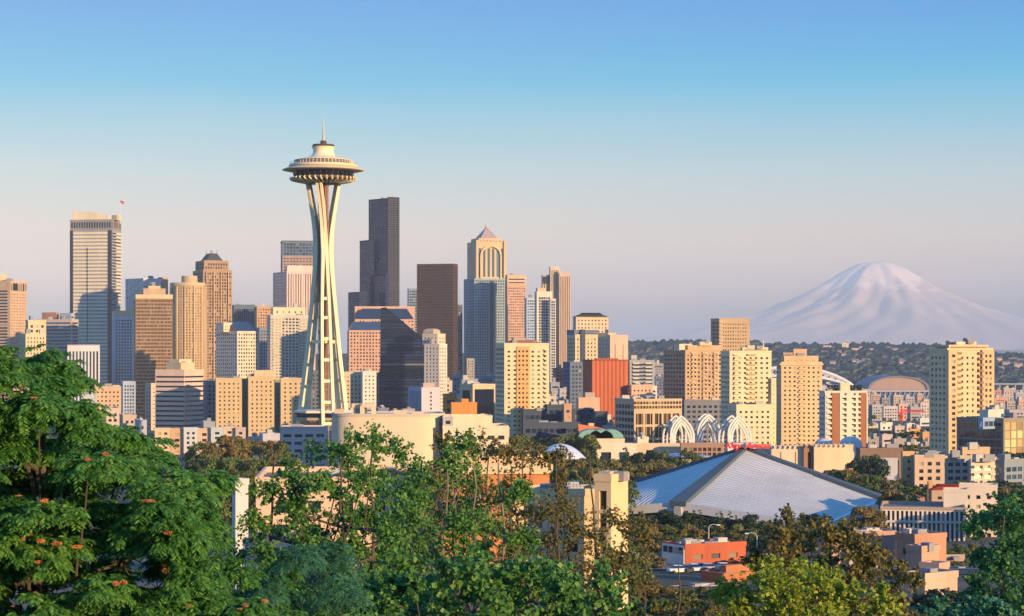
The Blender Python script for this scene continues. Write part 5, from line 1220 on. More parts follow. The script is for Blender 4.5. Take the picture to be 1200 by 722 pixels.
# ------------------------------------------------------------------ stadiums, crane, hospital and houses on the far hill
def far_things():
    Y = 4600.0
    root = empty('stadium', (XX(926, Y), Y, 0), 'stadium under a great white arched truss, half hidden behind tan towers', 'stadium'); mat = W_((.82,.80,.78), var=.03)
    for dy in (0, 30):
        m = MB(); n = 22
        def P(t, hh, off=0): x = -145+290*t; return (XX(926, Y)+x, Y+dy, ZZ(456, Y)+(ZZ(hh, Y)-ZZ(456, Y))*(1-(2*t-1)**2)**.8 + off)
        up = [P(t, 430) for t in np.linspace(.0, 1, n)]; lo = [P(t, 440) for t in np.linspace(.03, .97, n)]
        m.tube(up, 3.2, 6); m.build('arch_chord', mat, root); m = MB(); m.tube(lo, 2.4, 6); m.build('arch_chord', mat, root)
        m = MB()
        for i in range(n-1): m.beam(up[i], lo[min(i+1, n-1)], 2.0); m.beam(lo[i], up[min(i+1, n-1)], 2.0)
        m.build('arch_lattice', mat, root)
    m = MB(); m.box((XX(926, Y), Y+60, -26), (300, 160, 30)); m.build('stand', W_((.35,.4,.5)), root)
    m = MB(); m.box((XX(926, Y), Y+60, -10), (310, 170, 3)); m.build('stand_rim', W_((.6,.6,.62)), root)
    Y = 4200.0
    root = empty('stadium', (XX(1053, Y), Y, 0), 'stadium with a brown barrel roof above blue stands, left of the lone tower', 'stadium')
    x0, x1 = XX(1018, Y), XX(1089, Y); zb_ = ZZ(457, Y); h = ZZ(441, Y)-zb_
    def arc(y, sc=1, dz=0): return [((x0+x1)/2+(x1-x0)/2*sc*math.cos(t), y, zb_+dz+h*sc*math.sin(t)**.85) for t in np.linspace(math.pi, 0, 30)]
    m = MB(); m.poly(arc(Y+3)); m.build('roof_gable', W_((.44,.30,.24)), root)
    m = MB(); a, c = arc(Y, 1.02), arc(Y+170, 1.02); a2 = arc(Y, .93)
    m.loft([a, c], cap=False); m.loft([a, a2], cap=False); m.build('roof', W_((.22,.22,.24)), root)
    m = MB(); m.box(((x0+x1)/2, Y-10, (zb_-42)/2), (x1-x0+6, 60, zb_+38)); m.build('stand', W_((.10,.16,.30)), root)
    m = MB(); m.box(((x0+x1)/2, Y-12, zb_-1.5), (x1-x0+12, 66, 2.6)); m.build('stand_rim', W_((.55,.54,.55)), root)
    for k in range(12):
        m = MB(); x = x0+8+k*(x1-x0-16)/11; m.beam((x, Y-44, -38), (x+9, Y-42, zb_-3), 1.6); m.build('strut', W_((.34,.42,.55)), root)
    # tower crane
    Y = 1900.0; root = empty('tower_crane', (XX(1056, Y), Y, 0), 'red tower crane standing over the low roofs left of the lone tower', 'crane'); red = plain((.62,.03,.02), .5)
    X = XX(1056, Y); zj = ZZ(483, Y); m = MB()
    for a, b_ in ((-1, -1), (1, -1), (1, 1), (-1, 1)): m.beam((X+a, Y+b_, -9), (X+a, Y+b_, zj), .5)
    for j in range(int(zj/2.5)):
        m.beam((X-1, Y-1, j*2.5), (X+1, Y-1, j*2.5+2.5), .35); m.beam((X+1, Y-1, j*2.5), (X-1, Y-1, j*2.5+2.5), .3)
    m.build('mast', red, root)
    m = MB(); xe = XX(1083, Y)
    for z, d in ((zj, -1), (zj, 1), (zj+2.4, 0)): m.beam((X, Y+d, z), (xe, Y+d, z+ (0 if z == zj else -1.4)), .55)
    for j in range(10): t = j/10; x = X+(xe-X)*t; m.beam((x, Y-1, zj), (x+1, Y, zj+2.3), .4); m.beam((x+1, Y, zj+2.3), (x+2.1, Y-1, zj), .4)
    m.build('jib', red, root)
    m = MB(); m.beam((X, Y-1, zj), (XX(1044, Y), Y-1, zj), .6); m.beam((X, Y+1, zj), (XX(1044, Y), Y+1, zj), .6); m.build('counter_jib', red, root)
    m = MB(); m.box((XX(1045, Y), Y, zj-.6), (3.2, 2.4, 2.6)); m.build('counterweight', W_((.5,.46,.42)), root)
    m = MB(); m.box((X, Y-1.4, zj-1.8), (2.8, 2.8, 3.2)); m.box((X, Y, zj+3.2), (1.2, 1.2, 5), taper=.2); m.build('cab', red, root)
    # hospital on the hill
    Y = 5900.0; g = float(terrain(XX(985, Y), Y))
    b = Bldg('hospital', 'pale hospital block standing on the crest of the far hill', 'hospital', at=(975, Y))
    b.b(964, 965, 974, 405, Y, 8, W_((.66,.5,.4)), S(6,6,.4,.4), zb=g-4); b.b(973, 974, 987, 406.5, Y+20, 8, W_((.55,.52,.5)), S(6,6,.5,.4), zb=g-4); b.b(986, 987, 994.5, 402, Y, 8, W_((.72,.58,.46)), S(6,6,.4,.4), zb=g-4); b.finish()
    b = Bldg('apartment_block', 'long pinkish block with a stepped roof right of the hill crest hospital', 'building', at=(1005, Y))
    for k, (a, c, yt) in enumerate(((998, 1008, 408), (1007, 1014, 406), (1013, 1024, 408.5), (1023, 1034, 410.5))): b.b(a, a+.5, c, yt, Y-60+k*4, 6, W_((.60,.42,.34)), S(6,6,.4,.4), zb=g-12)
    b.finish()
    # small houses on the slope
    spots = [(776,420),(784,424),(869,412),(966,418),(983,417),(988,420),(975,430),(1002,428),(1008,429),(1014,427),(1055,427),(1058,429),(1048,414),(1040,412),(1170,425),(1178,430),(1186,426),(1192,432),(1196,427),(1172,436)]
    for k, (x, y) in enumerate(spots):
        # find the hill point seen at this pixel
        best = None
        for Yt in np.linspace(4800, 6300, 160):
            zt = float(terrain(XX(x, Yt), Yt))
            if zt+2 >= ZZ(y, Yt): best = Yt; break
        Yt = best or 5500; zt = float(terrain(XX(x, Yt), Yt)); w_ = rnd.uniform(10, 24)
        reg = 'left of the white arch' if x < 900 else ('between the white arch and the lone tower' if x < 1100 else 'right of the lone tower')
        near = [q for q in sorted(spots) if (q[0] < 900) == (x < 900) and (q[0] > 1100) == (x > 1100)]
        r = empty('house', (XX(x, Yt), Yt-8, zt), 'tiny hillside house, %s from the left %s' % (ORD[near.index((x, y))], reg), 'house', 'pale houses on the far hill')
        m = MB(); m.box((XX(x, Yt), Yt-8, zt+5), (w_, 12, 16)); m.build('wall', W_(rnd.choice([(.6,.5,.42), (.66,.62,.56), (.55,.42,.34)])), r)
        m = MB(); X = XX(x, Yt); z = zt+13; y0 = Yt-8; h = w_/2+1
        m.add([(X-h, y0-7, z), (X+h, y0-7, z), (X+h, y0+7, z), (X-h, y0+7, z), (X-h, y0, z+4), (X+h, y0, z+4)], [[0,1,5,4],[2,3,4,5],[0,4,3,3],[1,2,5,5]]); m.build('roof', W_((.28,.22,.2)), r)
    # elevated road by the right edge
    root = empty('road_bridge', (XX(1185, 4300), 4300, 0), 'pale elevated road crossing the flats right of the lone tower', 'bridge')
    m = MB(); m.box((XX(1185, 4300), 4300, ZZ(450, 4300)), (90, 14, 2.5)); m.build('deck', W_((.45,.45,.48)), root)
    for k in range(6):
        m = MB(); x = XX(1185, 4300)-40+k*16; m.box((x, 4300, -20), (2.2, 6, 36)); m.build('pier', W_((.45,.45,.48)), root)
far_things()

# ------------------------------------------------------------------ low roofs between the landmarks
def fillers():
    rows = [  # name of row, y of roof, distance, x positions, description of where
        ('beyond the red crane', [(1020,1032,462,3600,(.5,.34,.28)),(1031,1043,466,3400,(.3,.3,.33)),(1044,1058,463,3500,(.5,.42,.34)),(1059,1072,465,3300,(.4,.36,.4)),(1073,1081,461,3450,(.6,.36,.28)),(1080,1089,468,3200,(.6,.46,.36))]),
        ('just behind the red crane', [(1018,1035,474,2700,(.4,.4,.42)),(1034,1052,476,2600,(.56,.54,.56)),(1050,1064,473,2650,(.5,.34,.3)),(1063,1078,477,2550,(.35,.36,.4)),(1076,1090,472,2600,(.55,.5,.5))]),
        ('before the red crane', [(1017,1030,497,1700,(.6,.54,.44)),(1029,1046,495,1650,(.66,.62,.56)),(1045,1060,499,1600,(.5,.42,.36)),(1060,1072,496,1620,(.66,.64,.6)),(1066,1079,500,1500,(.62,.34,.16)),(1078,1090,506,1420,(.6,.33,.16)),(1076,1092,490,1750,(.62,.62,.62))]),
        ('below the white and brown striped tower', [(1016,1030,512,1300,(.3,.28,.3)),(1029,1046,509,1330,(.45,.4,.38)),(1044,1062,514,1280,(.36,.32,.32)),(1060,1078,518,1240,(.5,.46,.44)),(1076,1092,520,1200,(.3,.32,.38))]),
        ('right of the lone tower', [(1163,1176,457,3800,(.5,.26,.22)),(1174,1190,455,3700,(.5,.42,.4)),(1188,1203,460,3600,(.42,.44,.5)),(1163,1180,466,3000,(.55,.3,.24)),(1178,1192,470,2900,(.4,.36,.36)),(1190,1206,468,2800,(.55,.34,.28)),(1163,1178,477,2200,(.3,.32,.36)),(1177,1204,480,2100,(.42,.4,.42))]),
        ('in the gap left of the dark wedge', [(387,400,449,1900,(.3,.28,.28)),(398,410,474,1350,(.55,.46,.38)),(408,424,478,1300,(.6,.5,.4)),(422,440,476,1380,(.4,.4,.44))]),
        ('in front of the lilac slab', [(438,456,478,1350,(.2,.22,.28)),(455,472,481,1280,(.3,.3,.36)),(470,486,479,1320,(.42,.38,.4))]),
        ('under the pyramid capped tower', [(524,540,462,1800,(.5,.42,.4)),(528,544,440,2200,(.24,.26,.32)),(540,560,444,2100,(.3,.33,.4)),(560,582,441,2150,(.2,.24,.32)),(509,522,440,2000,(.66,.5,.36)),(518,530,446,1900,(.6,.52,.46))]),
        ('behind the cream front tower', [(643,656,448,1900,(.28,.32,.42)),(654,668,455,1700,(.35,.36,.42)),(640,652,462,1500,(.5,.46,.46)),(652,664,468,1350,(.2,.24,.32))]),
        ('below the terracotta red box', [(700,716,486,1300,(.55,.5,.46)),(714,728,492,1250,(.42,.2,.14)),(706,722,499,1180,(.6,.55,.48)),(735,752,466,1400,(.6,.38,.26)),(750,768,462,1450,(.66,.46,.34)),(752,770,452,1600,(.62,.6,.56))]),
        ('under the far hill', [(765,780,441,2600,(.14,.18,.28)),(764,778,426,2900,(.3,.32,.38)),(752,768,432,2800,(.3,.34,.4)),(905,914,452,2400,(.3,.32,.36)),(962,975,452,2600,(.4,.42,.46)),(1005,1020,456,2700,(.4,.38,.4))]),
        ('at far left behind the leafy tree', [(0,16,418,1800,(.5,.42,.38)),(14,34,424,1700,(.6,.5,.42)),(50,66,428,1600,(.45,.48,.55)),(64,80,436,1550,(.66,.5,.4)),(92,110,462,1400,(.55,.55,.6)),(120,140,478,1300,(.6,.5,.42)),(140,160,486,1250,(.5,.4,.34)),(158,172,492,1220,(.4,.42,.5))]),
        ('by the park left of the needle', [(236,252,494,1300,(.3,.34,.42)),(290,306,512,1050,(.6,.5,.42)),(304,328,508,1080,(.5,.5,.54)),(262,290,545,900,(.6,.44,.34)),(284,312,541,880,(.4,.42,.48)),(240,262,552,860,(.3,.24,.2))]),
        ('beside the parking lot', [(736,762,650,430,(.62,.6,.58)),(704,738,668,380,(.5,.46,.42)),(760,778,660,415,(.3,.3,.34)),(1104,1130,650,470,(.5,.36,.28)),(1112,1140,668,400,(.42,.4,.4)),(985,1030,650,400,(.4,.36,.34))]),
        ('by the peach fluted museum', [(735,750,500,1200,(.35,.34,.36)),(745,760,512,1120,(.66,.6,.5))]),
    ]
    cn = lambda c: ('orange' if c[0] > 1.7*c[2]+.1 and c[0] > .5 else 'rust red' if c[0] > 1.7*c[2] else 'pale' if min(c) > .42 else 'beige' if c[0] > .5 else 'dark' if max(c) < .25 else 'blue grey' if c[2] > c[0]+.03 else 'grey brown' if c[0] > .3 else 'grey')
    for where, lst in rows:
        xs = sorted(q[0] for q in lst)
        srt = sorted(lst, key=lambda q: (q[0], q[2]))
        for q in lst:
            x0, x1, y, Y, c = q; k = srt.index(q); th = rnd.uniform(6, 26)
            b = Bldg('low_building', '%s low building, %s from the left %s' % (cn(c), ORD[k], where), 'building', 'low buildings among the landmarks', at=(x0+1, Y))
            st = rnd.choice([S(4,3.6,.5,.45), S(None,3.8,.9,.4), S(5,4,.4,.5), S(3.4,3.4,.6,.5)]); 
            b.b(x0, x0+(x1-x0)*rnd.uniform(.04, .3), x1, y, Y, th, W_(c), st, units=rnd.randint(1, 4)); b.finish()
fillers()

# ------------------------------------------------------------------ street lamps and parked cars near the brick buildings
def lamp(x, yt, yb_, Y, lab, side=1):
    zb_ = ZZ(yb_, Y); zt = ZZ(yt, Y); X = XX(x, Y); r = empty('street_lamp', (X, Y, zb_-2), lab, 'street lamp', 'street lamps by the parking lot'); g = plain((.6,.6,.58), .4, .3)
    m = MB(); m.tube([(X, Y, zb_-2), (X, Y, zt-1.2), (X, Y, zt-.5)], [.16, .11, .1], 8); m.build('pole', g, r)
    m = MB(); m.tube([(X, Y, zt-.6), (X+side*.4, Y, zt-.05), (X+side*1.1, Y, zt+.1), (X+side*1.9, Y, zt)], [.09, .08, .07, .07], 6); m.build('arm', g, r)
    m = MB(); m.box((X+side*2.2, Y, zt-.03), (.9, .4, .22), taper=.7); m.build('lamp_head', plain((.7,.7,.68), .4), r)
lamp(830.5, 615, 628, 470, 'curved arm street lamp before the arena roof, left one of two', 1)
lamp(887, 625, 640, 450, 'street lamp with its arm pointing left, right one of two', -1)

def car_proto(paint):
    r = empty('parked_car', (0, 0, 0), 'x', 'car', 'cars in the parking lot'); P = plain(paint, .25)
    m = MB()
    sec = [(-2.2,.55,.35,.8),(-2.05,.75,.32,.85),(-1.2,.85,.3,.88),(1.2,.85,.3,.88),(2.0,.78,.32,.85),(2.25,.6,.35,.78)]
    m.loft([[(x, -w_, z0), (x, w_, z0), (x, w_, h), (x, w_*.9, h+.08), (x, -w_*.9, h+.08), (x, -w_, h)] for x, w_, z0, h in [(a, .9*b_/.85, c, d) for a, b_, c, d in sec]]); m.poly([(-2.2, .58, .35), (-2.2, -.58, .35), (-2.2, -.58, .85), (-2.2, .58, .85)]); m.build('body', P, r)
    m = MB(); m.loft([[(-1.6, -.75, .9), (1.05, -.75, .9), (1.05, .75, .9), (-1.6, .75, .9)], [(-1.15, -.62, 1.42), (.35, -.62, 1.42), (.35, .62, 1.42), (-1.15, .62, 1.42)]]); m.build('window', glass('black'), r)
    m = MB(); m.box((-.4, 0, 1.45), (1.5, 1.26, .06)); m.build('roof', P, r)
    for x in (-1.35, 1.35):
        for y in (-.82, .82):
            m = MB(); a = np.arange(14)*2*math.pi/14; A = [[(x+.33*math.cos(t), y+d, .33+.33*math.sin(t)) for t in a] for d in (-.1, .1)]; m.loft(A); m.poly(A[0][::-1]); m.build('wheel', plain((.03,.03,.03), .7), r)
    for y in (-.6, .6): m = MB(); m.box((2.22, y, .66), (.08, .3, .14)); m.build('headlight', plain((.8,.8,.75), .2), r)
    return r
cars = [(795,668,(.7,.7,.7),'white'),(803,671,(.03,.03,.04),'black'),(812,669,(.7,.7,.72),'silver white'),(822,667,(.08,.1,.16),'dark blue'),(832,669,(.35,.36,.38),'grey'),(842,668,(.05,.05,.05),'black'),(851,666,(.72,.72,.72),'white'),
        (748,645,(.7,.7,.7),'white'),(760,642,(.1,.12,.2),'dark blue'),(797,640,(.68,.68,.7),'white'),(866,646,(.2,.22,.25),'grey')]
pt = {}
carl = sorted(range(len(cars)), key=lambda i: cars[i][0])
for i, (x, y, c, nm) in enumerate(cars):
    if c not in pt: r = car_proto(c); pt[c] = r
    else: r = copy_tree(pt[c])
    Y = 380 if y > 660 else 455
    r.location = (XX(x, Y), Y+rnd.uniform(-4, 4), float(terrain(XX(x, Y), Y))+.02); r.rotation_euler = (0, 0, rnd.choice([.3, 1.9, 1.85]))
    r['label'] = '%s parked car, %s from the left by the brick shops' % (nm, ORD[carl.index(i)])
# ------------------------------------------------------------------ city trees: a few crowns modelled once, each tree its own object
G_PARK = [(.045,.085,.025), (.08,.125,.03), (.12,.16,.04), (.18,.18,.05)]
G_OLIVE = [(.09,.09,.03), (.15,.14,.04), (.22,.18,.05), (.28,.20,.05)]
G_DARK = [(.016,.040,.022), (.028,.058,.028), (.045,.08,.035)]
G_GOLD = [(.12,.10,.03), (.20,.15,.04), (.27,.18,.05)]
def leaf_cards(c, d, nrm, L, Wd):
    """diamond leaves: centres c, pointing along d, width across"""
    d = d/(np.linalg.norm(d, axis=1)[:, None]+1e-9); s = np.cross(d, nrm); s /= np.linalg.norm(s, axis=1)[:, None]+1e-9
    L = np.asarray(L).reshape(-1, 1); Wd = np.asarray(Wd).reshape(-1, 1)
    a = c-d*L*.5; b = c+s*Wd*.5-d*L*.05; e = c+d*L*.5; f = c-s*Wd*.5-d*L*.05
    v = np.stack([a, b, e, f], 1).reshape(-1, 3); n = len(c); i = np.arange(n)[:, None]*4
    return v, np.concatenate([i, i+1, i+2, i+3], 1)
def unit(v): return v/(np.linalg.norm(v, axis=1)[:, None]+1e-9)
def crown_mesh(kind, n, seed, size):
    r = np.random.default_rng(seed); P = []; O_ = []
    if kind == 'round':
        cl = []
        for _ in range(26):
            t = r.uniform(0, 6.28); h = r.uniform(.32, .93); rad = .33*math.sin(math.pi*min(.98, (h-.18)/.85))**.7*r.uniform(.45, 1.0)
            cl.append((rad*math.cos(t), rad*math.sin(t), h, r.uniform(.09, .16)))
    elif kind == 'cone':
        cl = []
        for h in np.linspace(.12, .97, 15):
            k = max(1, int(8*(1.05-h)))
            for j in range(k):
                t = r.uniform(0, 6.28); rad = .24*(1.03-h)*r.uniform(.55, 1.1); cl.append((rad*math.cos(t), rad*math.sin(t), h, .035+.085*(1.05-h)))
    else:
        cl = []
        for h in np.linspace(.12, .97, 22):
            t = r.uniform(0, 6.28); rad = .07*math.sin(math.pi*min(.97, h))**.5*r.uniform(.2, 1.1); cl.append((rad*math.cos(t), rad*math.sin(t), h, r.uniform(.05, .085)))
    cl = np.array(cl); wgt = cl[:, 3]**2; idx = r.choice(len(cl), n, p=wgt/wgt.sum())
    d = unit(r.normal(size=(n, 3))); d[:, 2] = np.where(d[:, 2] < -.4, -d[:, 2], d[:, 2])
    c = cl[idx, :3]+d*cl[idx, 3:4]*(r.uniform(.55, 1.08, (n, 1)))*np.array([1, 1, .8])
    c = c*10; nn = unit(d+r.normal(size=(n, 3))*.55); dr = unit(np.cross(nn, r.normal(size=(n, 3))))
    s = size*r.uniform(.6, 1.3, n)
    return leaf_cards(c, dr, nn, s, s*.8)
def make_city_tree(kind, seed, mat, bark, n=1500, size=.55):
    root = empty('tree', (0, 0, 0), 'x', 'tree'); mb = MB(); mb.add(*crown_mesh(kind, n, seed, size)); mb.build('crown', mat, root)
    m = MB(); m.tube([(0, 0, -1), (0, .05, 2), (.1, 0, 5), (0, 0, 8 if kind != 'round' else 6.5)], [.26, .2, .13, .05], 6)
    if kind == 'round':
        for k in range(6): a = k*1.05+seed; m.tube([(0, 0, 2.4+k*.35), (math.cos(a)*1.0, math.sin(a)*1.0, 4.2+k*.3), (math.cos(a)*2.1, math.sin(a)*2.1, 6+k*.2)], [.12, .08, .03], 5)
    m.build('trunk', bark, root); return root
bark = W_((.10,.08,.06), var=.3, sc=2.0)
PROTO = {}
for nm, kind, cols in (('green', 'round', G_PARK), ('olive', 'round', G_OLIVE), ('dark', 'cone', G_DARK), ('golden', 'column', G_GOLD), ('darkround', 'round', G_DARK)):
    PROTO[nm] = [make_city_tree(kind, 10+s*7+len(nm), leafm(nm, cols, .2), bark, 2600 if kind != 'column' else 1800) for s in range(3)]
used = {}
def inside(x, y, marg=3.0):
    for p in FOOT:
        if abs(p[0][0]-x) > 260 or abs(p[0][1]-y) > 260: continue
        if all(((p[(i+1) % len(p)][0]-p[i][0])*(y-p[i][1])-(p[(i+1) % len(p)][1]-p[i][1])*(x-p[i][0])) > -marg*math.dist(p[i], p[(i+1) % len(p)]) for i in range(len(p))): return True
    ax, ay = XX(873, 745), 745
    return math.hypot(x-ax, y-ay) < 62
def grove(where, group, items):
    """items: (px x, px y of the top, distance, kind, height)"""
    items = sorted(items, key=lambda q: q[0])
    nm = {'green': 'round green tree', 'olive': 'olive brown broad tree', 'dark': 'dark pointed conifer', 'golden': 'slim golden poplar', 'darkround': 'dark green round tree'}
    cnt = {}
    for x, yt, Y, k, h in items:
        X = XX(x, Y); zt = ZZ(yt, Y); g = float(terrain(X, Y)); H = h if h else max(5.0, zt-g); z0 = zt-H
        z0 = min(z0, g) if z0 > g else z0
        H = zt-z0
        p = PROTO[k][rnd.randrange(3)]
        if p.name in used: t = copy_tree(p)
        else: t = p; used[p.name] = 1
        t.location = (X, Y, z0); s = H/10; wv = s*rnd.uniform(.9, 1.15)*(1.15 if k in ('green', 'olive', 'darkround') else 1.0)
        if k in ('green', 'olive', 'darkround') and wv > 1.5: wv = 1.5*rnd.uniform(.9, 1.1)
        t.scale = (wv, wv, s); t.rotation_euler = (0, 0, rnd.uniform(0, 6.28))
        cnt[k] = cnt.get(k, 0)+1; i = cnt[k]
        t['label'] = '%s, number %d from the left %s' % (nm[k], i, where) if i > 20 else '%s %s from the left %s' % (ORD[i-1], nm[k], where)
        t['group'] = group; t['category'] = 'tree'; t.name = {'dark': 'conifer', 'golden': 'poplar'}.get(k, 'tree')
def rows(xs, y, Y, kinds, h=None, jy=3, jY=20, clear=True):
    o = []
    for x in xs:
        for _ in range(12):
            yy = (np.interp(x, y[0], y[1]) if isinstance(y, tuple) else y)+rnd.uniform(-jy, jy); Yq = Y+rnd.uniform(-jY, jY); xq = x+rnd.uniform(-3, 3)
            if not clear or not inside(XX(xq, Yq), Yq): o.append((xq, yy, Yq, rnd.choice(kinds), h)); break
    return o
g = 'trees of the city below the hill'
grove('in the park left of the needle', g, rows(range(232, 336, 7), 520, 900, ['olive','golden','olive','green'])+[(262,512,880,'golden',None),(270,514,885,'golden',None),(280,513,890,'golden',None),(288,516,870,'golden',None),(250,520,860,'olive',None)]+rows(range(225, 345, 9), 540, 760, ['green','olive','darkround'])+rows(range(205, 300, 10), 556, 640, ['green','darkround']))
grove('around the white shell roof', g, rows(range(592, 700, 9), 512, 1010, ['green','darkround','green'])+rows(range(600, 742, 8), (([600,660,700,742]), ([528,538,540,545])), 850, ['olive','olive','green'])+rows([684,692,698,704,722,728,735], 528, 905, ['dark'], jy=6)+rows(range(610, 735, 10), 552, 700, ['olive','green']))
grove('between the shell roof and the arena', g, rows(range(738, 800, 7), (([738,770,800]), ([545,541,548])), 850, ['olive','green','olive'])+rows(range(736, 790, 8), 558, 800, ['olive'])+rows([748,756,764,782,796,808,818], 530, 965, ['green','dark','darkround']))
grove('along the front of the arena', g, rows(range(742, 1000, 8), (([742,800,850,900,960]), ([599,601,602,607,603])), 600, ['dark','dark','darkround','dark'], jy=5, jY=8)+rows(range(738, 975, 10), (([738,850,970]), ([618,620,618])), 545, ['olive','green','olive'], jy=4, jY=8)+rows(range(735, 800, 12), 628, 500, ['olive','green'], jy=4, jY=6)+rows(range(884, 980, 10), 630, 500, ['olive','darkround'], jy=4, jY=6))
grove('beyond the right end of the arena roof', g, rows([1003,1010,1018,1026], 537, 845, ['darkround','green'])+rows(range(975, 1065, 7), (([975,1010,1060]), ([552,556,566])), 800, ['green','olive','darkround'])+rows(range(1046, 1066, 7), 578, 700, ['olive','green'])+rows([1008,1020], 592, 610, ['olive']))
grove('around the apartment blocks at right', g, rows(range(1060, 1200, 9), 572, 760, ['olive','green','green'])+rows(range(1128, 1204, 8), 566, 810, ['green','darkround'])+rows(range(1172, 1215, 9), 590, 640, ['olive','green'])+rows(range(1050, 1090, 8), 523, 1120, ['darkround','green'])+rows([1188,1196,1204], 530, 900, ['darkround']))
grove('on the low roofs and streets at right', g, rows(range(1020, 1092, 7), 505, 1450, ['darkround','green'])+rows([1062,1069,1076,1083], 514, 1350, ['darkround'])+rows(range(1018, 1090, 9), 488, 2050, ['darkround','green']))
grove('around the brick shops', g, rows([888,898,908], 650, 425, ['darkround','green'], jY=4, jy=6)+rows([735,744,752,764], 652, 395, ['olive','green'], jY=4)+rows(range(700, 760, 13), 682, 330, ['olive','green'], jY=4)+rows([880,900,920,940,1050,1062], 660, 360, ['green','olive'], jY=4))
grove('below the long white finned office', g, rows(range(1036, 1150, 8), 640, 540, ['green','olive','darkround'], jy=4, jY=30)+rows(range(1096, 1150, 9), 655, 430, ['green','olive'], jy=5, jY=20)+rows(range(1085, 1150, 10), 690, 300, ['green','darkround'], jy=6, jY=20))
grove('on the slope below the parking lot', g, rows(range(735, 870, 9), (([735,780,870]), ([668,690,694])), 300, ['olive','green','darkround'], jy=5, jY=20)+rows(range(740, 870, 11), 706, 240, ['olive','green'], jy=5, jY=15))
grove('behind the peach and orange blocks', g, rows(range(300, 520, 13), 552, 520, ['green','darkround','olive'], jY=30)+rows(range(596, 700, 12), 566, 480, ['olive','green'], jY=30))
for (x, Y, z), lab in zip(ROOFTREES, ['first roof tree from the left on the striped tower', 'second roof tree from the left on the striped tower', 'third roof tree from the left on the striped tower', 'fourth roof tree from the left on the striped tower']):
    t = copy_tree(PROTO['darkround'][1]); t.location = (XX(x, Y), Y+3, z-1.2); t.scale = (.55, .55, .42); t['label'] = lab; t['group'] = 'roof trees on the striped tower'; t['category'] = 'tree'

